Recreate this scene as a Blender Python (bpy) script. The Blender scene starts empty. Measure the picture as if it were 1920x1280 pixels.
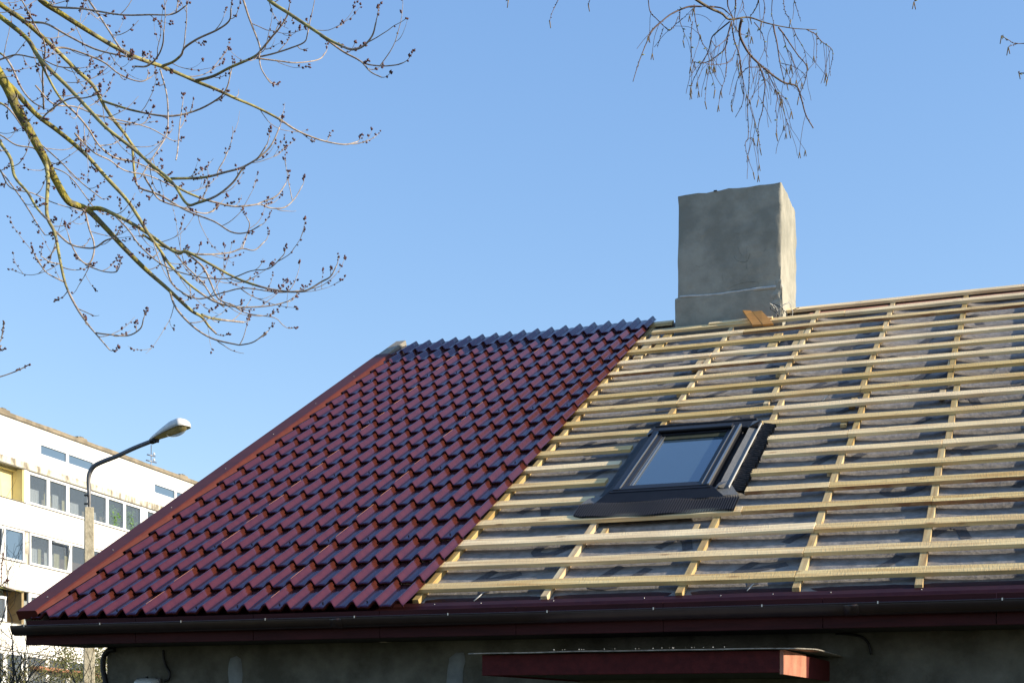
import bpy, bmesh, math, random
from mathutils import Vector, noise, Matrix
C = bpy.context.scene
COL = C.collection
# ---------------------------------------------------------------- camera
F = 2600.; CX = 960.; HY = 1335.; TH = math.radians(20.8)
ct, st = math.cos(TH), math.sin(TH)
CZ = 2.0; D = 8.6
cam = bpy.data.objects.new('camera', bpy.data.cameras.new('camera')); COL.objects.link(cam)
cam.location = (0, -D, CZ); cam.rotation_euler = (math.radians(90), 0, TH)
cam.data.sensor_width = 36; cam.data.lens = F / 1920 * 36
cam.data.shift_y = (HY - 640) / 1920; cam.data.clip_start = .1; cam.data.clip_end = 3000
C.camera = cam
# ---------------------------------------------------------------- light
SUN_EL, SUN_AZ = math.radians(20.0), math.radians(84.5)     # azimuth from +Y towards +X
w = bpy.data.worlds.new('World'); C.world = w; w.use_nodes = True
nt = w.node_tree; bg = nt.nodes['Background']
sky = nt.nodes.new('ShaderNodeTexSky'); sky.sky_type = 'NISHITA'; sky.sun_disc = False
sky.sun_elevation = SUN_EL; sky.sun_rotation = SUN_AZ
sky.altitude = 0; sky.air_density = 1.0; sky.dust_density = .35; sky.ozone_density = 1.6
bg.inputs[1].default_value = 0.13
sep = nt.nodes.new('ShaderNodeSeparateColor'); cmb = nt.nodes.new('ShaderNodeCombineColor')
nt.links.new(sky.outputs[0], sep.inputs[0]); nt.links.new(cmb.outputs[0], bg.inputs[0])
for i, (g_, k_) in enumerate(((.75, 1.17), (.62, 1.60), (.44, 2.60))):       # camera response of the clear sky
    pw_ = nt.nodes.new('ShaderNodeMath'); pw_.operation = 'POWER'; pw_.inputs[1].default_value = g_
    mu = nt.nodes.new('ShaderNodeMath'); mu.operation = 'MULTIPLY'; mu.inputs[1].default_value = k_
    nt.links.new(sep.outputs[i], pw_.inputs[0]); nt.links.new(pw_.outputs[0], mu.inputs[0]); nt.links.new(mu.outputs[0], cmb.inputs[i])
ld = bpy.data.lights.new('sun', 'SUN'); ld.energy = 5.0; ld.angle = math.radians(.5); ld.color = (1, .88, .69)
lo = bpy.data.objects.new('sun', ld); COL.objects.link(lo)
sd = Vector((math.sin(SUN_AZ)*math.cos(SUN_EL), math.cos(SUN_AZ)*math.cos(SUN_EL), math.sin(SUN_EL)))
lo.rotation_euler = sd.to_track_quat('Z', 'Y').to_euler(); lo.location = (30, 10, 30)
vs = C.view_settings; vs.view_transform = 'Standard'; vs.look = 'None'; vs.gamma = 1; vs.exposure = 0.62
C.cycles.max_bounces = 6; C.cycles.transparent_max_bounces = 12
# ---------------------------------------------------------------- picture -> place helpers
PT = math.radians(29.2); cp, sp = math.cos(PT), math.sin(PT); ZE = 2.715
def ray(u, v):
    a = (u-CX)/F; b = (HY-v)/F
    return Vector((a*ct-st, a*st+ct, b))
def atf(u, v, f):                     # point f metres in front of the camera plane
    return Vector((0, -D, CZ)) + ray(u, v)*f
def onY(u, v, Y): return atf(u, v, (Y+D)/ray(u, v).y)
def onX(u, v, X): return atf(u, v, X/ray(u, v).x)
def onroof(u, v, h=0):
    d = ray(u, v); t = (h-(-sp*(-D)+cp*(CZ-ZE)))/(-sp*d.y+cp*d.z)
    p = Vector((0, -D, CZ))+d*t
    return p.x, p.y*cp+(p.z-ZE)*sp
def R3(X, s, h): return Vector((X, s*cp-h*sp, ZE+s*sp+h*cp))
# ---------------------------------------------------------------- object helpers
WL = {}
def finish(o, parent, loc):
    if parent is not None: o.parent = parent
    COL.objects.link(o)
def thing(name, label, cat, loc=(0, 0, 0), group=None):
    o = bpy.data.objects.new(name, None); COL.objects.link(o); o.location = loc
    o.empty_display_size = .3
    o['label'] = label; o['category'] = cat
    if group: o['group'] = group
    WL[o] = Vector(loc); return o
def tag(o, label, cat, group=None):
    o['label'] = label; o['category'] = cat
    if group: o['group'] = group
class MB:
    def __init__(s): s.v = []; s.f = []; s.mi = []; s.smooth = []; s.cuts = []
    def add(s, vs_, fs, mi=0, sm=False):
        n = len(s.v); s.cuts.append((n, len(s.f))); s.v += [tuple(p) for p in vs_]
        for f in fs: s.f.append([i+n for i in f]); s.mi.append(mi); s.smooth.append(sm)
    def box8(s, P, mi=0):             # 8 corners: bottom 0-3 ccw, top 4-7
        s.add(P, [(3,2,1,0),(4,5,6,7),(0,1,5,4),(1,2,6,5),(2,3,7,6),(3,0,4,7)], mi)
    def box(s, a, b, mi=0):
        x0,y0,z0 = a; x1,y1,z1 = b
        s.box8([(x0,y0,z0),(x1,y0,z0),(x1,y1,z0),(x0,y1,z0),(x0,y0,z1),(x1,y0,z1),(x1,y1,z1),(x0,y1,z1)], mi)
    def rbox(s, X0, X1, s0, s1, h0, h1, mi=0, j=0):   # box in roof coordinates
        q = [(X0,s0,h0),(X1,s0,h0),(X1,s1,h0),(X0,s1,h0),(X0,s0,h1),(X1,s0,h1),(X1,s1,h1),(X0,s1,h1)]
        s.box8([R3(*c) for c in q], mi)
    def grid(s, fn, nu, nv, mi=0, sm=True):
        vs_ = [fn(i/nu, j/nv) for j in range(nv+1) for i in range(nu+1)]
        fs = [(j*(nu+1)+i, j*(nu+1)+i+1, (j+1)*(nu+1)+i+1, (j+1)*(nu+1)+i) for j in range(nv) for i in range(nu)]
        s.add(vs_, fs, mi, sm)
    def tube(s, pts, rads, n=6, mi=0, caps=True, sm=True, mifn=None):
        m = len(pts); base = len(s.v); ref = Vector((.13, .31, .94)).normalized()
        pv = None
        for i, p in enumerate(pts):
            d = (pts[min(i+1, m-1)]-pts[max(i-1, 0)])
            d = d.normalized() if d.length > 1e-9 else Vector((0,0,1))
            a = pv if pv is not None else (ref if abs(d.dot(ref)) < .95 else Vector((1,0,0)))
            x = (a-d*a.dot(d)); x = x.normalized() if x.length > 1e-6 else d.orthogonal().normalized()
            y = d.cross(x); pv = x; r = rads[i]
            for k in range(n):
                an = 2*math.pi*k/n; s.v.append(tuple(p+x*(r*math.cos(an))+y*(r*math.sin(an))))
        for i in range(m-1):
            mm = mifn(rads[i]) if mifn else mi
            for k in range(n):
                k2 = (k+1) % n
                s.f.append([base+i*n+k, base+i*n+k2, base+(i+1)*n+k2, base+(i+1)*n+k]); s.mi.append(mm); s.smooth.append(sm)
        if caps:
            s.f.append([base+k for k in range(n)][::-1]); s.mi.append(mifn(rads[0]) if mifn else mi); s.smooth.append(False)
            s.f.append([base+(m-1)*n+k for k in range(n)]); s.mi.append(mifn(rads[-1]) if mifn else mi); s.smooth.append(False)
    def octa(s, c, ax, r, l, mi=0):   # bud: stretched octahedron
        ax = ax.normalized(); x = ax.orthogonal().normalized(); y = ax.cross(x)
        P = [c-ax*l*.4, c+x*r, c+y*r, c-x*r, c-y*r, c+ax*l*.6]
        s.add(P, [(0,2,1),(0,3,2),(0,4,3),(0,1,4),(5,1,2),(5,2,3),(5,3,4),(5,4,1)], mi, True)
    def build_each(s, name, mats, parent=None, bevel=0):      # every add() call becomes a part of its own
        cuts = s.cuts+[(len(s.v), len(s.f))]
        for (v0, f0), (v1, f1) in zip(cuts, cuts[1:]):
            q = MB(); q.v = s.v[v0:v1]; q.f = [[i-v0 for i in f] for f in s.f[f0:f1]]; q.mi = s.mi[f0:f1]; q.smooth = s.smooth[f0:f1]
            q.build(name, mats, parent, bevel=bevel)
    def build(s, name, mats, parent=None, loc=None, label=None, bevel=0):
        if not isinstance(mats, (list, tuple)): mats = [mats]
        off = Vector(loc) if loc is not None else (WL[parent] if parent is not None else Vector((0,0,0)))
        me = bpy.data.meshes.new(name)
        me.from_pydata([(p[0]-off.x, p[1]-off.y, p[2]-off.z) for p in s.v], [], s.f)
        for m in mats: me.materials.append(m)
        me.polygons.foreach_set('material_index', s.mi); me.polygons.foreach_set('use_smooth', s.smooth)
        me.update(); o = bpy.data.objects.new(name, me)
        if parent is not None: o.parent = parent
        else: o.location = off
        WL[o] = off; COL.objects.link(o)
        if label: o['label'] = label
        if bevel:
            b = o.modifiers.new('bevel', 'BEVEL'); b.width = bevel; b.segments = 2; b.limit_method = 'ANGLE'
        return o
def catmull(P, k=5):
    if len(P) < 3: return [P[0].lerp(P[-1], i/k) for i in range(k+1)]
    Q = [P[0]*2-P[1]]+list(P)+[P[-1]*2-P[-2]]; out = []
    for i in range(1, len(Q)-2):
        a, b, c, d = Q[i-1:i+3]
        for j in range(k):
            t = j/k
            out.append(.5*((2*b)+(c-a)*t+(2*a-5*b+4*c-d)*t*t+(3*b-a-3*c+d)*t*t*t))
    out.append(P[-1].copy()); return out
# ---------------------------------------------------------------- materials
def mat(name, col, rough=.6, metal=0, spec=.5, nscale=0, ncol=None, nstr=1, bump=0, bscale=None, coat=0, mapping=(1,1,1), detail=6, lo=.35, hi=.65):
    m = bpy.data.materials.new(name); m.use_nodes = True; n = m.node_tree; b = n.nodes['Principled BSDF']
    b.inputs['Base Color'].default_value = (*col, 1); b.inputs['Roughness'].default_value = rough
    b.inputs['Metallic'].default_value = metal; b.inputs['Specular IOR Level'].default_value = spec
    b.inputs['Coat Weight'].default_value = coat; b.inputs['Coat Roughness'].default_value = .12
    tc = n.nodes.new('ShaderNodeTexCoord'); mp = n.nodes.new('ShaderNodeMapping'); mp.inputs['Scale'].default_value = mapping
    n.links.new(tc.outputs['Object'], mp.inputs[0])
    if nscale and ncol:
        t = n.nodes.new('ShaderNodeTexNoise'); t.inputs['Scale'].default_value = nscale; t.inputs['Detail'].default_value = detail
        t.inputs['Roughness'].default_value = .62
        r = n.nodes.new('ShaderNodeValToRGB'); r.color_ramp.elements[0].position = lo; r.color_ramp.elements[1].position = hi
        r.color_ramp.elements[0].color = (*col, 1); r.color_ramp.elements[1].color = (*ncol, 1)
        n.links.new(mp.outputs[0], t.inputs[0]); n.links.new(t.outputs[0], r.inputs[0]); n.links.new(r.outputs[0], b.inputs['Base Color'])
        m['ramp'] = r.name
    if bump:
        t2 = n.nodes.new('ShaderNodeTexNoise'); t2.inputs['Scale'].default_value = bscale or nscale*3; t2.inputs['Detail'].default_value = 8
        bp = n.nodes.new('ShaderNodeBump'); bp.inputs['Strength'].default_value = 1; bp.inputs['Distance'].default_value = bump
        n.links.new(mp.outputs[0], t2.inputs[0]); n.links.new(t2.outputs[0], bp.inputs['Height']); n.links.new(bp.outputs[0], b.inputs['Normal'])
    return m
def wood_mat(name, along):            # sawn pine; `along` = 'x' (along the eave) or 's' (up the slope)
    m = bpy.data.materials.new(name); m.use_nodes = True; n = m.node_tree; L = n.links; b = n.nodes['Principled BSDF']
    b.inputs['Roughness'].default_value = .7; b.inputs['Specular IOR Level'].default_value = .25
    tc = n.nodes.new('ShaderNodeTexCoord'); oi = n.nodes.new('ShaderNodeObjectInfo')
    mp = n.nodes.new('ShaderNodeMapping')
    mp.inputs['Rotation'].default_value = (-PT, 0, 0)     # into roof coordinates
    L.new(tc.outputs['Object'], mp.inputs[0])
    ad = n.nodes.new('ShaderNodeVectorMath'); ad.operation = 'MULTIPLY_ADD'
    cx = n.nodes.new('ShaderNodeCombineXYZ')
    for i in range(3): L.new(oi.outputs['Random'], cx.inputs[i])
    ad.inputs[1].default_value = (37, 53, 71); L.new(cx.outputs[0], ad.inputs[0]); L.new(mp.outputs[0], ad.inputs[2])
    sc = n.nodes.new('ShaderNodeVectorMath'); sc.operation = 'MULTIPLY'
    sc.inputs[1].default_value = (1.6, 28, 28) if along == 'x' else (28, 1.6, 28); L.new(ad.outputs[0], sc.inputs[0])
    t = n.nodes.new('ShaderNodeTexNoise'); t.inputs['Scale'].default_value = 1.3; t.inputs['Detail'].default_value = 7; L.new(sc.outputs[0], t.inputs[0])
    r = n.nodes.new('ShaderNodeValToRGB'); e = r.color_ramp.elements
    e[0].position = .25; e[0].color = (.60, .34, .12, 1); e[1].position = .62; e[1].color = (.93, .70, .33, 1)
    x = e.new(.8); x.color = (.95, .78, .42, 1)
    L.new(t.outputs[0], r.inputs[0])
    # per-board shade
    hs = n.nodes.new('ShaderNodeHueSaturation'); mr = n.nodes.new('ShaderNodeMapRange'); mr.inputs[3].default_value = .76; mr.inputs[4].default_value = 1.12
    L.new(oi.outputs['Random'], mr.inputs[0]); L.new(mr.outputs[0], hs.inputs['Value']); L.new(r.outputs[0], hs.inputs['Color'])
    mr3 = n.nodes.new('ShaderNodeMapRange'); mr3.inputs[3].default_value = 1.1; mr3.inputs[4].default_value = .8
    L.new(oi.outputs['Random'], mr3.inputs[0]); L.new(mr3.outputs[0], hs.inputs['Saturation'])
    # large soft blotches + grey fine speckle
    t3 = n.nodes.new('ShaderNodeTexNoise'); t3.inputs['Scale'].default_value = 2.2; L.new(ad.outputs[0], t3.inputs[0])
    mb = n.nodes.new('ShaderNodeMix'); mb.data_type = 'RGBA'; mb.inputs[7].default_value = (.50, .36, .20, 1)
    mr4 = n.nodes.new('ShaderNodeMapRange'); mr4.inputs[1].default_value = .5; mr4.inputs[2].default_value = .8; mr4.inputs[4].default_value = .55
    L.new(t3.outputs[0], mr4.inputs[0]); L.new(mr4.outputs[0], mb.inputs[0]); L.new(hs.outputs[0], mb.inputs[6])
    # knots
    s2 = n.nodes.new('ShaderNodeVectorMath'); s2.operation = 'MULTIPLY'
    s2.inputs[1].default_value = (2.6, 9, 9) if along == 'x' else (9, 2.6, 9); L.new(ad.outputs[0], s2.inputs[0])
    vo = n.nodes.new('ShaderNodeTexVoronoi'); vo.inputs['Scale'].default_value = 1.0; L.new(s2.outputs[0], vo.inputs[0])
    kr = n.nodes.new('ShaderNodeValToRGB'); k = kr.color_ramp.elements
    k[0].position = .045; k[0].color = (1,1,1,1); k[1].position = .13; k[1].color = (0,0,0,1)
    L.new(vo.outputs['Distance'], kr.inputs[0])
    mk = n.nodes.new('ShaderNodeMix'); mk.data_type = 'RGBA'; mk.inputs[7].default_value = (.24, .10, .03, 1)
    kf = n.nodes.new('ShaderNodeMath'); kf.operation = 'MULTIPLY'; kf.inputs[1].default_value = .8
    L.new(kr.outputs[0], kf.inputs[0]); L.new(kf.outputs[0], mk.inputs[0]); L.new(mb.outputs[2], mk.inputs[6]); L.new(mk.outputs[2], b.inputs['Base Color'])
    # saw marks
    s4 = n.nodes.new('ShaderNodeVectorMath'); s4.operation = 'MULTIPLY'
    s4.inputs[1].default_value = (110, 22, 22) if along == 'x' else (22, 110, 22); L.new(mp.outputs[0], s4.inputs[0])
    t4 = n.nodes.new('ShaderNodeTexNoise'); t4.inputs['Scale'].default_value = 1; t4.inputs['Detail'].default_value = 5; L.new(s4.outputs[0], t4.inputs[0])
    bp = n.nodes.new('ShaderNodeBump'); bp.inputs['Distance'].default_value = .004; bp.inputs['Strength'].default_value = .8
    L.new(t4.outputs[0], bp.inputs['Height']); L.new(bp.outputs[0], b.inputs['Normal'])
    return m
M = {}
M['wood_x'] = wood_mat('pine_along_eave', 'x'); M['wood_s'] = wood_mat('shaded_pine_up_slope', 's')
for e_ in M['wood_s'].node_tree.nodes:  # up-slope pine darkened: batten shadows on the counter battens put into the colour
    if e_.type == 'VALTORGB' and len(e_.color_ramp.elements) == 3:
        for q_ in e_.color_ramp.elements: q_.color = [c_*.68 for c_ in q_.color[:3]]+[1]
M['tile'] = mat('wine_red_coated_steel', (.080, .020, .012), .23, spec=.75, nscale=14, ncol=(.062, .016, .010), bump=.0006, bscale=60)
M['tile'].node_tree.nodes['Principled BSDF'].inputs['Specular Tint'].default_value = (.16, .27, 1, 1)  # blue tint paints a deep-sky reflection into the sheen of the tiles
M['eave'] = mat('dark_wine_eave_flashing', (.034, .012, .013), .38, spec=.15, nscale=9, ncol=(.048, .016, .016), bump=.001, bscale=6)
M['eave'].node_tree.nodes['Principled BSDF'].inputs['Specular Tint'].default_value = (.35, .45, 1, 1)  # blue sky sheen painted into the eave flashing as well
M['flash'] = mat('wine_red_flashing', (.10, .021, .014), .5, spec=.2, nscale=9, ncol=(.075, .016, .012), bump=.001, bscale=6)
M['gutter'] = mat('dark_brown_gutter_steel', (.022, .012, .012), .3, spec=.5, nscale=8, ncol=(.03,.017,.016), bump=.0006, bscale=10)
M['screwsteel'] = mat('bright_screw', (.6, .55, .5), .3, metal=.9)
M['dscrew'] = mat('dark_screw', (.02, .01, .012), .4)
M['fascia'] = mat('wine_red_fascia_paint', (.058, .013, .013), .65, spec=.15, nscale=10, ncol=(.035, .009, .009), bump=.001, bscale=30, mapping=(.3, 1, 2))
M['soffit'] = mat('dark_soffit_board', (.03, .022, .018), .8, nscale=6, ncol=(.018, .014, .012), bump=.002)
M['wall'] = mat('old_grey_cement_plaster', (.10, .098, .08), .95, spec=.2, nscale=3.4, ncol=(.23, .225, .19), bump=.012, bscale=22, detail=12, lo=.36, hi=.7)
M['patch'] = mat('fresh_light_mortar', (.30, .33, .34), .95, spec=.2, nscale=8, ncol=(.22, .24, .25), bump=.006, bscale=25)
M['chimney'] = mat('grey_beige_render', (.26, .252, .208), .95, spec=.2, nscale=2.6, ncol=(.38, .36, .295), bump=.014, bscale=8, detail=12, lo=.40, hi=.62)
M['cap'] = mat('dark_roofing_felt', (.02, .02, .022), .8)
M['sealant'] = mat('pale_mortar_line', (.62, .62, .60), .9, nscale=14, ncol=(.42, .42, .39), bump=.004)
M['oldwood'] = mat('weathered_grey_board', (.30, .27, .22), .85, nscale=3, ncol=(.20, .18, .15), mapping=(12, 1, 12), bump=.003)
M['frame'] = mat('anthracite_window_metal', (.018, .018, .021), .40, metal=.0, spec=.25, nscale=12, ncol=(.014,.014,.017))
M['flashgrey'] = mat('grey_speckled_flashing', (.20, .19, .175), .65, nscale=90, ncol=(.11, .11, .105), bump=.001)
M['apron'] = mat('pleated_dark_lead_apron', (.03, .03, .036), .45, spec=.35)
M['foam'] = mat('black_crimped_foil', (.010, .010, .012), .55, spec=.18, nscale=30, ncol=(.022,.022,.024), bump=.004, bscale=40)
M['white_edge'] = mat('pale_edge_strip', (.55, .53, .48), .5)
M['rawalu'] = mat('bright_rebate_and_glint', (.42, .41, .38), .3, metal=.8)
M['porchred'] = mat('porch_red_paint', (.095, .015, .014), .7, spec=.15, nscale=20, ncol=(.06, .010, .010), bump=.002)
M['porchside'] = mat('salmon_board', (.50, .22, .135), .75, nscale=7, ncol=(.36, .14, .085), bump=.003, bscale=20)
M['porchsoff'] = mat('olive_stained_boards', (.035, .038, .012), .85, nscale=4, ncol=(.02, .02, .008), mapping=(6,1,1))
M['barkedge'] = mat('brown_bark_edge', (.30, .13, .05), .85, nscale=10, ncol=(.50, .33, .15), mapping=(.5, 2, 2), bump=.004, lo=.42, hi=.6)
M['smear'] = mat('pale_smeared_mortar', (.42, .40, .33), .95, nscale=20, ncol=(.30, .29, .24), bump=.012, bscale=18)
M['crack'] = mat('dark_crack', (.12, .118, .10), .95)
M['pineorange'] = mat('bounce_orange_pine', (.55, .27, .07), .6, nscale=6, ncol=(.42, .19, .05), mapping=(1, 1, 6))  # orange of bounced light on the planks' shaded faces is painted in
M['felt'] = mat('grey_felt_edge', (.35, .32, .27), .9, nscale=20, ncol=(.12, .11, .09))
M['lampglass'] = mat('frosted_wall_lamp_glass', (.62, .66, .66), .18, spec=.6)
M['cable'] = mat('black_cable', (.008, .008, .009), .5)
M['ground'] = mat('rough_spring_grass', (.03, .04, .015), .95, spec=.2, nscale=.8, ncol=(.06, .055, .025), bump=.05, bscale=5)
M['facade'] = mat('white_facade_render', (.82, .80, .74), .9, spec=.2, nscale=.7, ncol=(.74, .72, .66), lo=.45, hi=.8)
M['cornice'] = mat('tan_weathered_cornice', (.30, .25, .18), .95, nscale=2.2, ncol=(.19, .16, .115), lo=.4, hi=.6, bump=.03, bscale=4)
M['beam'] = mat('peeling_white_beam', (.60, .56, .46), .95, nscale=1.6, ncol=(.24, .21, .16), lo=.46, hi=.60, mapping=(1, 1.6, .7), bump=.02, bscale=6)
M['line'] = mat('dark_metal_sill', (.13, .12, .10), .6)
M['pvc'] = mat('white_plastic_frame', (.80, .80, .78), .4)
M['yellow'] = mat('pale_yellow_render', (.74, .66, .36), .9, nscale=1.5, ncol=(.68, .58, .30))
M['brownwall'] = mat('ochre_brown_render', (.36, .27, .14), .9, nscale=2.5, ncol=(.24, .18, .09), bump=.01)
M['inside'] = mat('loggia_inner_wall', (.20, .19, .15), .9, nscale=.9, ncol=(.34, .31, .22))
M['curtain'] = mat('sheer_curtain', (.62, .66, .66), .9, nscale=3, ncol=(.42, .48, .50), mapping=(1, 9, .3))
M['curtain2'] = mat('yellow_green_curtain', (.55, .55, .33), .9, nscale=3, ncol=(.45, .44, .26), mapping=(1, 9, .3))
M['brownblind'] = mat('brown_timber_wall', (.20, .13, .08), .8, nscale=3, ncol=(.13, .08, .05))
M['leaf'] = mat('indoor_leaf', (.10, .22, .04), .5, nscale=6, ncol=(.2, .34, .09))
M['pot'] = mat('clay_pot', (.3, .13, .07), .8)
M['concrete'] = mat('lamp_post_concrete', (.48, .43, .31), .95, nscale=9, ncol=(.30, .26, .18), bump=.012, bscale=30, lo=.4, hi=.7)
M['steel'] = mat('dull_grey_tube', (.16, .16, .17), .45, metal=.4, nscale=5, ncol=(.11,.105,.10))
M['lamphead'] = mat('white_lamp_housing', (.72, .72, .70), .35, nscale=10, ncol=(.58, .57, .55))
M['ant'] = mat('antenna_metal', (.25, .25, .27), .4, metal=.6)
def bark_mat(name, a, b_, c, sc=30, bump=.003, g=(.38, .6)):
    m = mat(name, a, .9, spec=.2, nscale=sc, ncol=b_, bump=bump, bscale=sc*3, lo=g[0], hi=g[1])
    r = m.node_tree.nodes[m['ramp']]; e = r.color_ramp.elements.new(.78); e.color = (*c, 1)
    return m
M['barkA'] = bark_mat('lichened_maple_bark', (.13, .115, .075), (.33, .28, .05), (.48, .42, .10), 22, .012)
M['barkB'] = bark_mat('maple_branch_bark', (.18, .16, .11), (.38, .34, .12), (.48, .44, .26), 22, .002)
M['barkC'] = bark_mat('maple_twig_bark', (.26, .20, .16), (.46, .39, .33), (.56, .50, .44), 40, .001)
M['bud'] = mat('dark_red_bud', (.05, .016, .02), .55, nscale=40, ncol=(.12, .04, .035))
M['birchL'] = bark_mat('birch_limb_bark', (.07, .05, .035), (.19, .155, .105), (.30, .26, .18), 26, .003)
M['birchT'] = mat('birch_twig', (.075, .042, .036), .7, nscale=20, ncol=(.13, .08, .06))
M['catkin'] = mat('birch_catkin', (.13, .085, .035), .8, nscale=60, ncol=(.22, .16, .07))
M['sprout'] = mat('new_birch_leaf', (.17, .20, .06), .6)
M['shrubD'] = mat('dark_shrub_bark', (.035, .028, .022), .9, nscale=20, ncol=(.08, .065, .045))
M['shrubY'] = mat('yellowish_twig', (.30, .24, .10), .9, nscale=20, ncol=(.18, .14, .07))
M['shrubG'] = mat('mossy_green_leaves', (.09, .12, .03), .8, nscale=6, ncol=(.17, .15, .05))
M['brickred'] = mat('terracotta_ledge', (.38, .17, .09), .9, nscale=4, ncol=(.28,.12,.07))
def glass_mat(name, tintc, alpha, rough=.03):
    m = bpy.data.materials.new(name); m.use_nodes = True; n = m.node_tree; L = n.links
    b = n.nodes['Principled BSDF']; b.inputs['Base Color'].default_value = (*tintc, 1); b.inputs['Roughness'].default_value = rough
    b.inputs['Specular IOR Level'].default_value = .8; b.inputs['Coat Weight'].default_value = .6; b.inputs['Coat Roughness'].default_value = .02
    tr = n.nodes.new('ShaderNodeBsdfTransparent'); mx = n.nodes.new('ShaderNodeMixShader'); mx.inputs[0].default_value = alpha
    L.new(tr.outputs[0], mx.inputs[1]); L.new(b.outputs[0], mx.inputs[2]); L.new(mx.outputs[0], n.nodes['Material Output'].inputs[0])
    return m
M['glass'] = glass_mat('roof_window_glass', (.05, .085, .12), .96, .04)
M['facglass'] = glass_mat('loggia_glass', (.15, .19, .24), .30)
M['facglassblue'] = glass_mat('sky_mirroring_glass', (.10, .16, .24), .92)
M['lens'] = glass_mat('lamp_lens', (.36, .30, .14), .55, .1)
# underlay membrane: matt grey fleece with faint creases
def membrane_mat():
    m = mat('grey_roofing_fleece', (.19, .178, .165), .8, spec=.1, nscale=14, ncol=(.30, .28, .26), bump=.006, bscale=30, detail=10)
    return m
M['membrane'] = membrane_mat(); M['print'] = mat('dark_grey_print', (.045, .045, .05), .75, nscale=60, ncol=(.09, .09, .095))
# ================================================================ GROUND
g = MB(); g.grid(lambda a, b: (-700+1400*a, -600+1400*b, -.02+.0*a), 40, 40)
gr = g.build('ground', M['ground']); gr['kind'] = 'structure'
# ================================================================ HOUSE
XL, XR = -7.27, 2.6
SR = 7.62                       # ridge (slope distance)
YR = SR*cp                      # ridge y
house = thing('house', 'single-storey grey plastered house with half-tiled wine-red metal roof and open timber battens', 'house', (-2.4, 3.5, 0))
WY = .65
WX0, WX1 = -6.99, XR-.3
WYB = 2*YR-WY
mb = MB()
def wallh(y): return 2.50 if y <= WY+.01 or y >= WYB-.01 else 2.5
zr = ZE+SR*sp-.28
P = [(WX0,WY,0),(WX1,WY,0),(WX1,WYB,0),(WX0,WYB,0)]
mb.add([(WX0,WY,0),(WX1,WY,0),(WX1,WY,2.52),(WX0,WY,2.52)], [(0,1,2,3)])
mb.add([(WX0,WYB,0),(WX1,WYB,0),(WX1,WYB,2.52),(WX0,WYB,2.52)], [(3,2,1,0)])
for X, o in ((WX0, 1), (WX1, 0)):
    a = [(X,WY,0),(X,WYB,0),(X,WYB,2.52),(X,WYB,2.85),(X,YR,zr),(X,WY,2.85),(X,WY,2.52)]
    mb.add(a, [tuple(range(7)) if not o else tuple(range(6,-1,-1))])
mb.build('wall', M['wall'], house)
# mortar patches: shallow raised blobs on the wall
def patch(poly):
    m = MB(); n = len(poly); c = sum(poly, Vector())/n
    ring = []
    for i in range(n):
        for t in (0, .33, .66):
            p = poly[i].lerp(poly[(i+1) % n], t); q = c+(p-c)*(1+.18*noise.noise(p*9)); ring.append(q)
    k = len(ring)
    inn = [c+(q-c)*.8+Vector((0, -.014, 0)) for q in ring]
    m.add(ring+inn+[c+Vector((0, -.018, 0))], [(i, (i+1) % k, k+(i+1) % k, k+i) for i in range(k)]+[(k+i, k+(i+1) % k, 2*k) for i in range(k)], 0, True)
    o = m.build('mortar_patch', M['patch'], house)
patch([onY(u, v, WY-.002) for u, v in [(432,1232),(444,1227),(452,1234),(456,1262),(452,1300),(430,1300),(427,1262)]])
patch([onY(u, v, WY-.002) for u, v in [(841,1230),(856,1220),(870,1222),(872,1240),(868,1258),(866,1300),(836,1300),(838,1262)]])
# soffit + fascia
ZS = 2.522
mb = MB(); mb.box((XL+.04, .006, ZS), (XR, WY+.02, ZS+.02))
for i in range(1, 24): pass
mb.build('soffit', M['soffit'], house)
mb = MB()
def gab(a, b):        # raking gable soffit under the verge
    return R3(XL+.04+.24*a, .3+b*7.1, -.19)
mb.grid(gab, 2, 8); mb.build('gable_soffit', M['soffit'], house)
mb = MB()
for k in range(10):
    x0 = XL+.04+k*1.0; x1 = min(x0+.997, XR)
    if x0 < XR: mb.box((x0, -.02-.0008*(k % 2), 2.512), (x1, .004, 2.70))
fb = mb.build('fascia_board', M['fascia'], house, bevel=.003)
mb = MB()
for k in range(14):
    p = onY(455+k*97.0, 1208, .3)
mb = None
# gutter
GY, GZ, GR = -.062, 2.652, .06
mb = MB()
prof = [(GY-GR*math.cos(a), GZ-GR*math.sin(a)*1.1) for a in [math.pi*i/14 for i in range(15)]]
prof = [(GY-GR-.006, GZ-.004), (GY-GR-.007, GZ+.005), (GY-GR, GZ+.006)]+prof
x0, x1 = -7.29, XR+.03
n = len(prof); NX = 40
vs_ = []
for i in range(NX+1):
    x = x0+(x1-x0)*i/NX; dz = .0015*noise.noise(Vector((x*.8, 0, 0)))
    vs_ += [(x, y, z+dz) for y, z in prof]
mb.add(vs_, [(i*n+j, (i+1)*n+j, (i+1)*n+j+1, i*n+j+1) for i in range(NX) for j in range(n-1)], 0, True)
mb.add([(x0, y, z) for y, z in prof[3:]], [tuple(range(n-3))], 0, False)
gut = mb.build('gutter', M['gutter'], house)
sol = gut.modifiers.new('solid', 'SOLIDIFY'); sol.thickness = .003
for jx in (-4.52, -1.05, 1.6):      # sleeves where two gutter lengths meet
    mb = MB(); P_ = [(GY-(GR+.003)*math.cos(a), GZ-(GR+.003)*math.sin(a)*1.1) for a in [math.pi*i/14 for i in range(15)]]
    mb.add([(x, y, z) for x in (jx-.045, jx+.045) for y, z in P_], [(i, 15+i, 16+i, i+1) for i in range(14)], 0, True)
    mb.build('gutter_sleeve', M['gutter'], gut).modifiers.new('s', 'SOLIDIFY').thickness = .002
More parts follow.
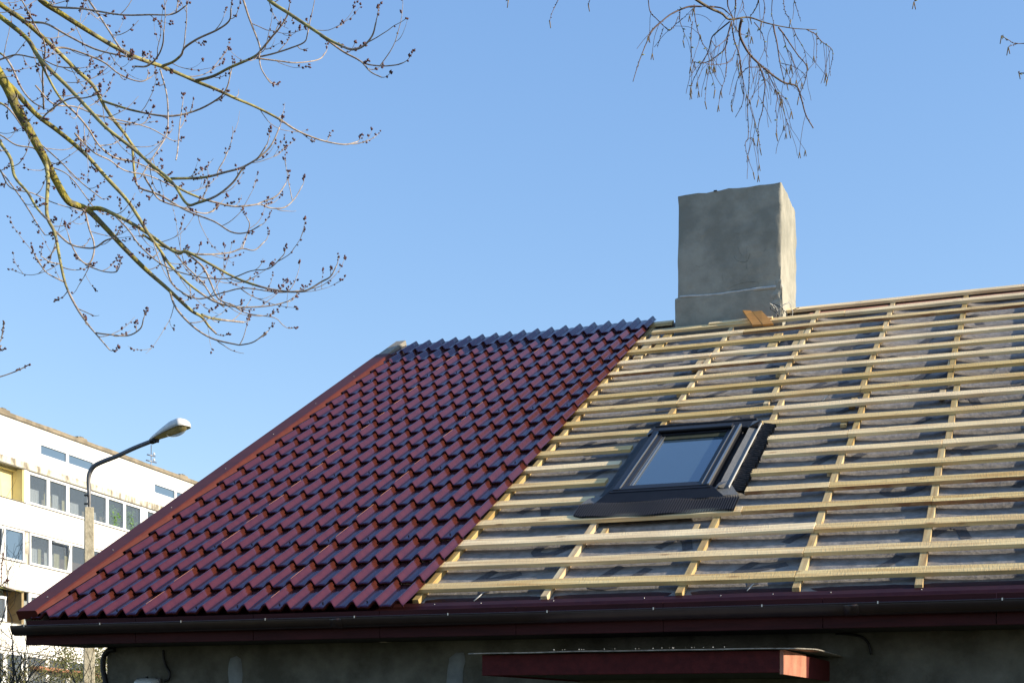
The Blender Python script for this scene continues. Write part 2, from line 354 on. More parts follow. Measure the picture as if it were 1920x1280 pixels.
for bx in (-7.153, -6.464, -5.761, -5.066, -4.368, -3.673, -2.974, -2.266, -1.583, -.894, -.197, .5, 1.2, 1.9, 2.45):
    mb = MB(); mb.box((bx-.010, GY-GR-.010, GZ+.001), (bx+.010, GY+.05, GZ+.007)); mb.box((bx-.003, GY-GR-.013, GZ-.006), (bx+.004, GY-GR-.009, GZ+.009), 1)
    br = mb.build('gutter_bracket', [M['gutter'], M['screwsteel']], gut)
# eave flashing: upper leaf on the slope, bend, lower leaf into the gutter
mb = MB()
secs = [(.30, -.075), (.185, -.075), (.18, -.050), (.13, -.052), (.10, -.066), (-.005, -.080)]
pp = [(R3(0, s_, h_).y, R3(0, s_, h_).z) for s_, h_ in secs]
pp += [(-.075, GZ+.012), (-.078, GZ-.02)]
m_ = len(pp); NX = 120; vs_ = []
for i in range(NX+1):
    x = XL+(XR-XL)*i/NX; q = .002*noise.noise(Vector((x*2.1, 3, 0)))
    vs_ += [(x, y, z+q) for y, z in pp]
mb.add(vs_, [(i*m_+j, i*m_+j+1, (i+1)*m_+j+1, (i+1)*m_+j) for i in range(NX) for j in range(m_-1)], 0, False)
ef = mb.build('eave_flashing', M['eave'], house)
mb = MB()
for bx in [-3.9+.47*i+.13*math.sin(i*5) for i in range(14)]:
    p = R3(bx, .155, -.051); mb.octa(p, Vector((0, -sp, cp)), .007, .01)
mb.build_each('screw', M['screwsteel'], ef)
# ------------------------------------------------ membrane
CBW, CBT = .048, .038
CBX_low = [-6.9, -5.95, -5.0, -4.06, -3.11, -2.18, -1.43, -.685, .06, .81, 1.56, 2.3]
CBX_up = [-6.9, -5.95, -5.0, -4.06, -3.09, -2.22, -1.44, -.705, .04, .79, 1.54, 2.28]
HB = -.031; HC = HB-CBT
def memh(X, s):
    cols = CBX_low
    a = max([c for c in cols if c <= X], default=-7.8); b = min([c for c in cols if c > X], default=2.9)
    t = (X-a)/(b-a)
    sag = 4*t*(1-t)
    amp = .005+.0042*s+.006*noise.noise(Vector((a*3.1, s*.55, 1)))
    w_ = .0055*noise.noise(Vector((X*2.2, s*5, 4)))+.0025*noise.noise(Vector((X*9, s*9, 2)))+.003*math.sin(s*2*math.pi/.4+X*1.3)*sag
    h = HC-.003-amp*sag**.8+w_*min(1, sag*3)
    if s < .3: h = HC-.006-.9*amp*sag*max(0, (s-.13)/.17)
    h += .005*((s/1.46) % 1)
    # hole under the roof window with sunken lining
    if -3.05 < X < -2.24 and 1.26 < s < 1.46: h -= .11
    # loose crumpled sheet round the chimney
    if s > 6.4 and -4.0 < X < -2.3: h += .018*noise.noise(Vector((X*11, s*13, 7)))-.02
    return h
def memr(X, b):
    h = memh(X, .13+(SR-.15)*b); q = min(1, max(0, (b-.965)/.03))
    return h*(1-q)+(-.040)*q
mb = MB()
NXm, NSm = 330, 250
mb.grid(lambda a, b: R3(XL+.02+(XR-XL-.02)*a, .13+(SR-.15)*b, memr(XL+.02+(XR-XL-.02)*a, b)), NXm, NSm)
mem = mb.build('roofing_membrane', M['membrane'], house)
# printed lettering: bold strokes lying on the sheet
def stroke(m, P, wd):
    Q = []
    for i in range(len(P)-1):
        k = max(2, int((P[i+1]-P[i]).length/.012))
        for j in range(k): Q.append(P[i].lerp(P[i+1], j/k))
    Q.append(P[-1]); vs_ = []
    for i, q in enumerate(Q):
        d = (Q[min(i+1, len(Q)-1)]-Q[max(i-1, 0)]).normalized(); nn = Vector((-d.y, d.x))
        for e in (-1, -.33, .33, 1):
            r = q+nn*wd*.5*e; vs_.append(R3(r.x, r.y, memh(r.x, r.y)+.0035))
    m.add(vs_, [(i*4+j, i*4+j+1, i*4+j+5, i*4+j+4) for i in range(len(Q)-1) for j in range(3)], 0, True)
GL = {'K': [[(0,0),(0,1)], [(.62,1),(.08,.48)], [(.2,.56),(.66,0)]],
      'U': [[(0,1),(0,.35),(.06,.14),(.2,.02),(.4,.02),(.54,.14),(.6,.35),(.6,1)]],
      'I': [[(0,0),(0,1)]], 'V': [[(0,1),(.32,0),(.64,1)]]}
mb = MB()
def letter(ch, X, s, size, ang):
    ca, sa = math.cos(ang), math.sin(ang)
    for stt in GL[ch]:
        P = []
        for x, y in stt:
            x2 = (x+.28*y)*size; y2 = y*size
            P.append(Vector((X+x2*ca-y2*sa, s+x2*sa+y2*ca)))
        if all(.2 < p.y < 7.2 and p.x < XR-.1 for p in P): stroke(mb, P, size*.2)
random.seed(5)
k = 0
for j, s0 in enumerate([.42, 1.05, 1.9, 2.55, 3.3, 3.9, 4.6, 5.3, 5.9, 6.5]):
    for i in range(7):
        X0 = -3.95+i*.93+(.35 if j % 2 else 0)+random.uniform(-.05, .05)
        ch = 'KUKI'[(i+j) % 4]
        if -3.35 < X0 < -2.0 and 1.2 < s0 < 3.6: continue
        letter(ch, X0+.1, s0, .36, math.radians(-14))
pl_ = mb.build('printed_lettering', M['print'], mem); pl_['kind'] = 'stuff'
# ------------------------------------------------ battens
random.seed(11)
def board(m, X0, X1, s0, wd, h0, h1, tilt=0, bow=0, bark=False):
    nseg = max(1, int((X1-X0)/.35)); vs_ = []
    ph = random.uniform(0, 9)
    for i in range(nseg+1):
        X = X0+(X1-X0)*i/nseg
        ds = tilt*(X-X0)+bow*noise.noise(Vector((X*.9+ph, ph, 0))); dh = .25*bow*noise.noise(Vector((X*.8, ph+5, 3)))
        for s_, h_ in ((s0-wd, h0), (s0, h0), (s0, h1), (s0-wd, h1)): vs_.append(R3(X, s_+ds, h_+dh))
    m.add(vs_, [(i*4+j, i*4+(j+1) % 4, (i+1)*4+(j+1) % 4, (i+1)*4+j) for i in range(nseg) for j in range(4)]+[(3,2,1,0), tuple(nseg*4+j for j in range(4))], 0, False)
    if bark:
        for q in range(len(m.mi)):
            if q < nseg*4 and q % 4 == 3: m.mi[q] = 1
BW = .108
WXL, WXR = -3.22, -2.06      # roof window clearance
joints = {1: [-1.45], 2: [-1.45], 3: [-1.43], 4: [-2.0], 10: [-2.15], 11: [-3.09, -1.45], 12: [-.7], 13: [-2.22, -3.09], 14: [-2.2], 15: [-3.09], 16: [-1.44], 17: [-2.9], 18: [-2.9, -1.44]}
for k in range(1, 19):
    js = joints.get(k, [[-2.18], [-.685], [-1.43]][k % 3])
    cuts = [XL+.03]+[-5.0 if k % 2 else -5.95]+sorted(js)+[XR+.02*((k*7) % 3)]
    segs = [(a, b) for a, b in zip(cuts, cuts[1:])]
    if 5 <= k <= 8 or k == 9:
        hi_ = k*.4
        out = []
        for a, b in segs:
            if b <= WXL or a >= WXR: out.append((a, b)); continue
            if k == 9 : out.append((a, b)); continue
            if a < WXL: out.append((a, WXL-.01+.02*(k-6.5)*.2))
            if b > WXR: out.append((WXR+.015*math.sin(k*3), b))
        segs = out
    if k == 4:
        segs = [(XL+.03, -5.95), (-5.95, -2.0), (-2.0, -.685), (-.685, XR)]
    if k == 18:
        segs = [(XL+.03, -5.0), (-5.0, -4.12), (-3.98, -1.9), (-1.9, XR)]
    for a, b in segs:
        if b-a < .05: continue
        m = MB(); board(m, a+.0015, b-.0015, k*.4+random.uniform(-.006, .006), BW*random.uniform(.94, 1.06), -.0305, random.uniform(-.002, .002), random.uniform(-.003, .003), .016, bark=(k == 4 and b > -1) or (k == 5 and a > -2.2) or (k == 17 and a > -3) or (k == 14 and b < -2))
        m.build('batten', [M['wood_x'], M['barkedge']], house, bevel=.002)
# ridge boards
for a, b, s0 in ((XL+.1, -3.83, 7.56), (-2.56, .4, 7.56), (.402, XR, 7.56)):
    m = MB(); board(m, a, b, s0, .10, -.0325, .0, 0, .006); m.build('ridge_batten', M['wood_x'], house, bevel=.002)
# thin strips just under the ridge batten
for a, b in ((-2.3, -1.46), (-1.40, -.72), (-.66, XR)):
    m = MB(); m.rbox(a, b, 7.31, 7.40, -.066, -.037); m.build('ridge_strip', M['porchside'], house)
# ------------------------------------------------ counter battens
def cb(X, s0, s1, h0=HC, h1=HB, wd=CBW):
    m = MB(); m.rbox(X-wd/2, X+wd/2, s0, s1, h0, h1); m.build('counter_batten', M['wood_s'], house, bevel=.002)
for i, (a, b) in enumerate(zip(CBX_low, CBX_up)):
    lo_ = .19+.012*math.sin(i*2.3)
    if i in (4, 5):
        cb(a, lo_, 1.52); 
        if i == 4: cb(a+.0, 3.66, 4.28)
        else: cb(-2.13, 3.7, 4.28)
    else:
        off = .05 if i in (6, 7) else .03
        cb(a, lo_, 2.9); cb(a+(.035 if i > 4 else .03), 2.906, 4.42)
    cb(b-.015, 4.43, 6.0 if i != 3 else 5.6); cb(b, 6.006 if i != 3 else 5.606, 7.5 if i not in (4, ) else 7.1)
# short noggings / offcuts between the counter battens
random.seed(3)
for X, s0, l in ((-2.27, 6.05, .9), (-2.52, 6.15, .5), (-3.17, 5.55, .5), (-4.05+.12, 6.2, .9), (-1.49, 3.95, .22), (-.76, 4.0, .2), (-.735, 4.9, .2), (-1.505, 3.45, .18), (-1.47, 2.3, .16), (-2.29, 5.1, .28), (-3.16, 4.72, .2), (-2.26, 4.2, .18), (-3.79, 6.55, .6)):
    m = MB(); wd = .05 if l < .4 else .09
    m.rbox(X-wd/2, X+wd/2, s0, s0+l, HC+.002, HB-.004); m.build('packing_piece', M['wood_s'], house, bevel=.002)
for X in (-3.0, -2.31):
    m = MB(); m.rbox(X-.02, X+.02, 1.25, 1.42, HC-.05, HC+.02); m.build('packing_piece', M['wood_s'], house)
# rear slope (plain deck so the roof is closed)
mb = MB()
def rear(a, b):
    p = R3(XL+(XR-XL)*a, SR*b-.02, -.09); return (p.x, 2*YR-p.y, p.z)
mb.grid(rear, 20, 12); mb.build('rear_roof_slope', M['membrane'], house)
# ------------------------------------------------ metal tile sheets
MW, RW, XC0 = .1735, .40, -7.04      # wave, row, first crest
def prof_w(X):
    p = (X-XC0)/MW; p -= math.floor(p)
    if p < .24: return (.5+.5*math.cos(math.pi*p/.24))          # steep flank to the right of the crest
    q = min(1, (1-p)/.34); return (.5+.5*math.cos(math.pi*q))+.09*math.sin(math.pi*min(1, max(0, (p-.24)/.42)))       # long easy rise from the trough
AMP, STEP = .037, .022
def sheet(X0, X1, up):
    m = MB(); nx = int(round((X1-X0)/MW*30))
    xs = [X0+(X1-X0)*i/nx for i in range(nx+1)]
    for n_ in range(0, 19):
        s_end = (n_+1)*RW; fr = [0, .03, .1, .35, .7, 1.0]
        if n_ == 18: s_end = 7.66; 
        L_ = (s_end-n_*RW)/RW if n_ == 18 else 1
        vs_ = []
        for f_ in fr:
            for x in xs:
                w_ = prof_w(x)
                s_ = n_*RW-.022*(1-w_)+f_*RW*L_ + (0 if f_ < 1 or n_ == 18 else 0)
                h = .004+up+AMP*w_+STEP*(1-f_)*(1 if f_ > 0 else .93)
                vs_.append(R3(x, s_, h))
        m.add(vs_, [(j*(nx+1)+i, j*(nx+1)+i+1, (j+1)*(nx+1)+i+1, (j+1)*(nx+1)+i) for j in range(len(fr)-1) for i in range(nx)], 0, True)
        # step face
        vs_ = []
        for q in (0, 1):
            for x in xs:
                w_ = prof_w(x); s_ = n_*RW-.022*(1-w_)
                h = .004+up+AMP*w_+(STEP*.93 if q else (.0 if n_ else -.004))
                vs_.append(R3(x, s_+(.002 if not q else 0), h))
        m.add(vs_, [(i, i+1, nx+1+i+1, nx+1+i) for i in range(nx)], 0, True)
    # screws in the troughs of the first, fourth ... rows
    for n_ in (0, 3, 7, 11, 15):
        k = 0
        x = XC0-MW/2
        while x < X1:
            if x > X0+.02 and (k+n_) % 2 == 0:
                m.octa(R3(x, n_*RW+.05, .004+up+STEP+.004), Vector((0, -sp, cp)), .009, .014, 1)
            x += MW; k += 1
    if up > 0:      # bare cut edge of the overlapping sheet, catching the light here and there
        xe = X0+.026
        for n_ in range(19):
            if random.random() < .2: continue
            a, b = n_*RW+random.uniform(.01, .12), (n_+1)*RW-random.uniform(.02, .16)
            m.tube([R3(xe, a, .004+up+AMP*prof_w(xe)+STEP*(1-(a-n_*RW)/RW)+.001), R3(xe, b, .004+up+AMP*prof_w(xe)+STEP*(1-(b-n_*RW)/RW)+.001)], [.0016, .0012], 4, mi=2)
    o = m.build('metal_tile_sheet', [M['tile'], M['dscrew'], M['porchside']], house)
    sol = o.modifiers.new('solid', 'SOLIDIFY'); sol.thickness = .0012; sol.offset = -1
    return o
sheet(XL+.09, XC0+5*MW+.02, 0)
sheet(XC0+5*MW-.03, XC0+11*MW+.02, .0025)
sheet(XC0+11*MW-.03, XC0+17*MW+.045, .005)
# ------------------------------------------------ verge flashing (box profile, sunlit inner leaf)
mb = MB()
VX0, VX1 = -7.295, -7.115
s0, s1 = -.02, 7.02
prof = [(VX0, .0), (VX0, .072), (VX0+.012, .078), (VX1, .078), (VX1+.010, .070), (VX1+.014, .046)]
NS = 36; n = len(prof); vs_ = []
for i in range(NS+1):
    s_ = s0+(s1-s0)*i/NS; q = .002*noise.noise(Vector((0, s_*1.3, 9)))
    vs_ += [R3(x, s_, h+q) for x, h in prof]
mb.add(vs_, [(i*n+j, i*n+j+1, (i+1)*n+j+1, (i+1)*n+j) for i in range(NS) for j in range(n-1)], 0, False)
mb.add([R3(x, s0, h) for x, h in prof[:5]]+[R3(VX1+.012, s0, .03)], [tuple(range(6))])
# toothed foot following the tile rows
for r in range(18):
    a, b = r*RW, (r+1)*RW-.03
    mb.add([R3(VX1+.014, a, .047), R3(VX1+.014, b, .047), R3(VX1+.026, b, .012), R3(VX1+.026, a+.0, .034)], [(0,1,2,3)])
vf = mb.build('verge_flashing', M['flash'], house)
sol = vf.modifiers.new('solid', 'SOLIDIFY'); sol.thickness = .001
mb = MB()
for s_ in (.22, 1.15, 2.1, 3.1, 4.1, 5.1, 6.1): mb.octa(R3(VX1-.055, s_, .081), Vector((0, -sp, cp)), .008, .01)
mb.build_each('screw', M['screwsteel'], vf)
mb = MB(); mb.rbox(-7.33, -7.20, 6.6, 7.72, -.01, .05); mb.build('barge_board', M['oldwood'], house, bevel=.004)
mb = MB(); mb.rbox(VX0+.02, VX1, .02, 6.6, -.10, -.002); mb.build('barge_board', M['oldwood'], house)
# ------------------------------------------------ chimney
def chim():
    m = MB()
    cy0, cy1 = 6.36, 7.34
    cx0, cx1 = onY(1270, 470, cy0).x-.004, onY(1465, 470, cy0).x+.006
    zb, zj, zt = 5.6, onY(1370, 549, 6.36).z, onY(1462, 342, 6.36).z
    def col(t, z):                       # t in 0..4 round the plan, returns x,y
        k = int(t) % 4; q = t-int(t)
        taper = 1-.012*(z-zj)*(1 if z > zj else 0)
        g_ = 0.0
        x0, x1, y0, y1 = cx0, cx1, cy0, cy1
        if z < zj: x0 -= .03; y0 -= .012; x1 += .02
        mx, my = (x0+x1)/2, (y0+y1)/2
        c = [(x0, y0), (x1, y0), (x1, y1), (x0, y1)]
        a, b = c[k], c[(k+1) % 4]
        # rounded corners
        x = a[0]+(b[0]-a[0])*q; y = a[1]+(b[1]-a[1])*q
        e = min(q, 1-q); pull = .014*max(0, 1-e/.03)
        x += (mx-x)*pull; y += (my-y)*pull
        x = mx+(x-mx)*taper; y = my+(y-my)*taper
        p = Vector((x, y, z)); nn = .010*noise.noise(p*2.1)+.005*noise.noise(p*7)+.002*noise.noise(p*22)
        nn += (.012*noise.noise(p*6+Vector((9,9,9))) if e < .06 else 0)
        o_ = [(0,-1),(1,0),(0,1),(-1,0)][k]
        return x+o_[0]*nn, y+o_[1]*nn
    ts = []
    for k in range(4): ts += [k+q for q in [0, .012, .03]+[.03+.94*i/22 for i in range(1, 22)]+[.97, .988]]
    def jz(x): return zj+.018*noise.noise(Vector((x*2, 0, 5)))+.006*(x+3.2)
    zs = [zb+(zj-zb)*i/10 for i in range(10)]+[zj-.03, zj-.012, zj+.004]+[zj+.02+(zt-zj-.05)*i/26 for i in range(27)]+[zt]
    vs_ = []
    for z in zs:
        for t in ts:
            x, y = col(t, z)
            zz = z
            if abs(z-zj) < .05: zz = z+(jz(x)-zj)
            if z == zt: zz = z+.014*noise.noise(Vector((x*9, y*9, 0)))+.006*noise.noise(Vector((x*30, y*30, 0)))
            vs_.append((x, y, zz))
    n = len(ts)
    fs = []
    for j in range(len(zs)-1):
        for i in range(n): fs.append((j*n+i, j*n+(i+1) % n, (j+1)*n+(i+1) % n, (j+1)*n+i))
    m.add(vs_, fs, 0, True)
    top = [vs_[(len(zs)-1)*n+i] for i in range(n)]
    m.add(top+[((cx0+cx1)/2, (cy0+cy1)/2, zt+.01)], [(i, (i+1) % n, n) for i in range(n)], 1, False)
    ch = m.build('chimney', [M['chimney'], M['cap']], house)
    # pale mortar bead on the joint, thicker smear at the right corner
    m = MB(); P = []
    for i in range(30):
        x = cx0+.03+(cx1-cx0-.02)*i/29; z = jz(x)+.006+.006*noise.noise(Vector((x*6, 1, 1)))
        P.append(Vector((x, cy0-.004+.004*noise.noise(Vector((x*8, 0, 0))), z)))
    m.tube(P, [.012+.008*abs(noise.noise(Vector((i*.4, 3, 0))))+(.006 if i > 20 else 0) for i in range(30)], 6)
    m.build('mortar_joint', M['sealant'], ch)
    m = MB()
    def sm_(a, b):
        z = zj-.34+.42*b; wd = .16*(.5+.7*abs(noise.noise(Vector((b*4, 2, 0)))))
        x = cx1-.02-wd*(1-a)*(1-.4*abs(b-.5)); y = cy0-.026-.016*math.sin(math.pi*a)+.020*(1-a)+.01*noise.noise(Vector((a*5, b*9, 1)))
        return (x+.02, y, z)
    m.grid(sm_, 10, 26); m.build('mortar_smear', M['smear'], ch)
    def Q_(l): return [onY(u, v, cy0-.005) for u, v in l]
    for l, r in (([(1383,463),(1387,472),(1391,480)], .0028), ([(1400,462),(1400,475),(1399,490),(1400,505)], .002), ([(1377,480),(1380,487),(1390,491),(1400,490),(1404,482),(1407,474)], .003),
                 ([(1366,541),(1380,534),(1400,529),(1418,528),(1422,534),(1410,540),(1390,543),(1370,543)], .0026), ([(1378,437),(1386,438)], .0022), ([(1432,472),(1437,465)], .0026), ([(1436,516),(1446,513),(1456,518)], .0022), ([(1354,515),(1356,530)], .0018), ([(1304,497),(1312,500),(1322,496)], .002)):
        m = MB(); P = catmull(Q_(l), 4); P = [p+Vector((.004*noise.noise(p*40), -.0, .004*noise.noise(p*37))) for p in P]; m.tube(P, [r*.55*(.4+1.2*abs(noise.noise(p*60))) for p in P], 5); m.build('crack', M['crack'], ch)
    m = MB()
    for i in (3, ):
        x = cx0+.05+i*.12; m.box((x, cy0-.003, zt-.004), (x+random.uniform(.02, .09), cy0+.03, zt+.003+.007*random.random()), 0)
    m.build('cap_felt', M['cap'], ch)
random.seed(8); chim()
# ------------------------------------------------ roof window
rw = MB()
FX0, FX1, FS0, FS1 = -3.06, -2.31, 1.90, 3.30
def ring(m, x0, x1, s0, s1, wx, ws, h0, h1, mi=0):
    m.rbox(x0, x0+wx, s0, s1, h0, h1, mi); m.rbox(x1-wx, x1, s0, s1, h0, h1, mi)
    m.rbox(x0+wx, x1-wx, s0, s0+ws, h0, h1-.001, mi); m.rbox(x0+wx, x1-wx, s1-ws, s1, h0, h1-.001, mi)
ring(rw, FX0, FX1, FS0, FS1, .05, .05, -.03, .075)
rwin = rw.build('roof_window', M['frame'], house, bevel=.004)
m = MB(); ring(m, FX0+.052, FX1-.052, FS0+.052, FS1-.052, .045, .05, .0, .068); sash = m.build('sash', M['frame'], rwin, bevel=.004)
m = MB(); m.rbox(FX0+.06, FX1-.06, FS1-.085, FS1-.01, .076, .10); m.build('top_cover', M['frame'], rwin, bevel=.008)
m = MB(); m.rbox(FX0+.098, FX1-.098, FS0+.103, FS1-.103, .035, .043); m.build('glass', M['glass'], rwin)
m = MB()
for x in (FX0+.0515, FX1-.058): m.rbox(x, x+.006, FS0+.02, FS1-.02, .06, .080)
for x in (FX0+.099, FX0+.117): m.rbox(x, x+.011, FS0+.11, FS1-.11, .045, .056)  # pale strips stand in for reflections along the left inner frame
m.rbox(FX1-.012, FX1+.004, FS0, FS1, .06, .083)
m.build_each('edge_trim_glint', M['rawalu'], rwin)
# blind box / dark seal behind the head of the glass
m = MB(); m.rbox(FX0+.1, FX1-.1, FS1-.19, FS1-.104, .0435, .052); m.build('glazing_seal', M['porchsoff'], rwin)
# side flashings
m = MB()
m.add([R3(FX1+.002, FS0-.03, -.01), R3(FX1+.055, FS0-.03, -.012), R3(FX1+.055, FS1+.1, -.012), R3(FX1+.002, FS1+.1, -.01)], [(0,1,2,3)])
m.add([R3(FX1+.055, FS0-.05, -.012), R3(FX1+.062, FS0-.05, .04), R3(FX1+.062, FS1+.12, .04), R3(FX1+.055, FS1+.12, -.012)], [(0,1,2,3)])
m.build('side_gutter', M['foam'], rwin)
m = MB()
def strip(a, b):
    s_ = FS0+.02+(FS1+.08-FS0)*b
    return R3(FX1+.063+.075*a, s_, .042-.018*a+.004*noise.noise(Vector((a*3, s_*6, 2))))
m.grid(strip, 4, 40); 
for s_, r in ((FS0+.04, .05), (FS1+.06, .07)):      # bent corner lugs
    m.add([R3(FX1+.05, s_-r, .05), R3(FX1+.12, s_-r*.6, .075), R3(FX1+.13, s_+r, .06), R3(FX1+.06, s_+r*1.1, .05)], [(0,1,2,3)])
m.build('side_flashing', M['flashgrey'], rwin)
m = MB(); m.rbox(FX1+.141, FX1+.148, FS0+.02, FS1+.12, .028, .040); m.build('edge_trim_glint', M['white_edge'], rwin)
# crimped foil skirt on the right, dark skirt on the left
m = MB()
def skirt(a, b):
    s_ = FS0+.02+(FS1+.18-FS0)*b
    return R3(FX1+.152+.095*a+.006*math.sin(b*160)*a, s_, .012-.03*a+.016*math.sin(b*230+a*1.5)*(.4+a)+.006*noise.noise(Vector((a*7, b*50, 0))))
m.grid(skirt, 5, 300); m.build('foil_skirt', M['foam'], rwin)
m = MB()
def skl(a, b):
    s_ = FS0-.05+(FS1+.1-FS0)*b
    return R3(FX0-.005-.13*a, s_, .05-.055*a**.8+.010*noise.noise(Vector((a*3, b*9, 5)))*a)
m.grid(skl, 8, 60); m.build('foil_skirt', M['foam'], rwin)
m = MB(); m.rbox(FX0-.06, FX1+.14, FS1+.01, FS1+.17, .0, .052); m.rbox(FX0-.03, FX1+.1, FS1+.17, FS1+.2, -.005, .062); m.build('head_flashing', M['foam'], rwin, bevel=.008)
m = MB(); m.add([R3(FX0-.055, FS1-.06, .055), R3(FX0-.01, FS1-.09, .085), R3(FX0+.0, FS1+.0, .085), R3(FX0-.045, FS1+.06, .07)], [(0,1,2,3)])
m.build('side_flashing', M['flashgrey'], rwin)
# lower box and pleated apron
m = MB(); m.add([R3(FX0-.02, FS0-.005, .07), R3(FX1+.02, FS0-.005, .07), R3(FX1+.14, FS0-.13, .018), R3(FX0-.12, FS0-.13, .018)], [(3,2,1,0)])
m.rbox(FX0-.02, FX1+.02, FS0-.03, FS0-.003, -.01, .065)
m.build('sill_flashing', M['frame'], rwin)
m = MB(); AX0, AX1 = -3.29, -2.05
def apr(a, b):
    x = AX0+(AX1-AX0)*a; s_ = 1.50+.26*b+.012*math.sin(a*9)*(1-b)+.006*math.sin(a*23)
    if a < .06: s_ += (1-b)*.06*(1-a/.06)
    return R3(x+.0*b, s_, .006+.010*b+.009*(1 if int(a*256) % 4 < 2 else -1)+.006*math.sin(a*14))
m.grid(apr, 256, 6, sm=False); m.build('pleated_apron', M['apron'], rwin)
m = MB()
m.add([R3(AX0-.0, 1.77, .02), R3(AX0+.05, 1.87, .03), R3(FX0-.02, 1.9, .03), R3(FX0-.03, 1.80, .024)], [(0,1,2,3)])
m.add([R3(FX1+.02, 1.79, .024), R3(AX1-.02, 1.78, .024), R3(FX1+.14, 2.02, .03), R3(FX1+.03, 1.95, .03)], [(0,1,2,3)])
m.build_each('apron_corner', M['flashgrey'], rwin)
# ------------------------------------------------ porch canopy over the door
PX0, PX1, PY = -3.03, -1.285, -1.115
m = MB(); m.box((PX0, PY, 2.215), (PX1-.02, PY+.025, 2.335)); m.box((PX0, PY+.026, 2.215), (PX0+.025, WY, 2.33))
pc = m.build('porch_canopy', M['porchred'], house, bevel=.003)
m = MB(); m.box((PX1-.018, PY, 2.205), (PX1+.004, -.34, 2.338)); m.build('side_board', M['porchside'], pc, bevel=.002)  # front length of the side board in the paler salmon
m = MB(); m.box((PX1-.018, -.338, 2.205), (PX1+.002, WY, 2.336)); m.build('side_board', M['porchred'], pc, bevel=.002)  # rear length of the side board in the darker red
m = MB(); m.box((PX0+.02, PY+.027, 2.225), (PX1-.021, WY, 2.245)); m.build('canopy_underside', M['porchsoff'], pc)
m = MB()
def felt(a, b):
    x = PX0-.07+(PX1-PX0+.16)*a; y = PY-.045+(WY-PY+.04)*b
    return (x, y, 2.345+.03*b+.010*noise.noise(Vector((x*2.3, y*2, 0)))+.012*max(0, (a-.93)/.07)*math.sin(b*4))
m.grid(felt, 60, 8); f_ = m.build('felt_cover', M['felt'], pc); f_.modifiers.new('s', 'SOLIDIFY').thickness = .006
m = MB(); random.seed(21)
for i in range(24):
    x = PX0+.1+random.choice((.35, .5, .62, .9, 1.1, 1.3))+random.gauss(0, .12); r = random.uniform(.0015, .0042)
    m.octa(Vector((x, PY-.03+random.uniform(0, .04), 2.357)), Vector((random.random(), random.random(), .4)), r, r*2)
mc_ = m.build('mortar_crumbs', M['white_edge'], pc); mc_['kind'] = 'stuff'
# ================================================================ small things on the house
wl = thing('wall_lamp', 'oval frosted bulkhead lamp on the grey plaster wall under the eave', 'lamp', onY(281, 1272, WY))
c0 = onY(281, 1278, WY)
m = MB(); m.box((c0.x-.115, WY-.03, c0.z-.06), (c0.x+.115, WY, c0.z+.035)); m.build('backplate', M['steel'], wl, bevel=.012)
m = MB()
def dome(a, b):
    th = math.pi*a; ph = math.pi*b
    ex = math.cos(th); x = .105*math.copysign(abs(ex)**.6, ex); r = abs(math.sin(th))**.6
    return (c0.x+x, WY-.03-.075*math.sin(ph)*r, c0.z-.012+.045*math.cos(ph)*r)
m.grid(dome, 24, 14); m.build('lamp_glass', M['lampglass'], wl)
m = MB(); m.box((c0.x-.006, WY-.05, c0.z+.03), (c0.x+.006, WY-.03, c0.z+.045)); m.build('clamp', M['cable'], wl)
def cable(pts, r, label):
    m = MB(); m.tube(catmull(pts, 8), [r]*(8*(len(pts)-1)+1), 8)
    o = m.build('cable', M['cable'], None, loc=pts[-1]); tag(o, label, 'cable'); return o
cable([onY(u, v, WY-.02) for u, v in [(306,1218),(307,1232),(311,1247),(318,1260),(316,1272),(308,1276)]], .011, 'black cable curving down the wall to the oval lamp')
cable([onY(u, v, WY-.02) for u, v in [(1567,1187),(1590,1188),(1615,1193),(1628,1205),(1634,1226)]], .009, 'thin black cable looping out from the eave right of the porch')
cable([onY(u, v, WY-.012) for u, v in [(216,1217),(204,1219),(195,1230),(193,1250),(196,1268),(200,1290)]], .022, 'thick black cable bending round the left wall corner')
# planks lying against the chimney foot
def slab(name, P, th, mt, label, cat, group=None):
    n_ = (P[1]-P[0]).cross(P[3]-P[0]).normalized()*th; m = MB(); m.box8([p-n_ for p in P]+list(P)); o = m.build(name, mt, None, loc=P[0], bevel=.002); tag(o, label, cat, group); return o
def rp(u, v, h): X, s = onroof(u, v, h); return R3(X, s, h)
a1, a2 = rp(1411, 609, .03), rp(1429, 607.5, .03)
b1, b2 = onY(1392, 581, 6.30), onY(1408, 582, 6.28)
slab('plank', [a1, a2, b2, b1], .022, M['pineorange'], 'short offcut propped on the chimney foot, left one of the leaning pair', 'plank', 'planks by the chimney')
a1, a2 = rp(1430, 608, .03), rp(1450, 606, .03)
b1, b2 = onY(1409.5, 583.5, 6.26), onY(1428, 582, 6.24)
slab('plank', [a1, a2, b2, b1], .024, M['pineorange'], 'wider offcut with bright end grain, right one of the pair against the chimney', 'plank', 'planks by the chimney')
m = MB(); m.rbox(-3.35, -2.66, 7.13, 7.19, .003, .022)
o = m.build('plank', M['wood_x'], None, loc=R3(-3, 7.15, 0), bevel=.002); tag(o, 'narrow strip of timber lying flat on the top batten below the chimney', 'plank', 'planks by the chimney')
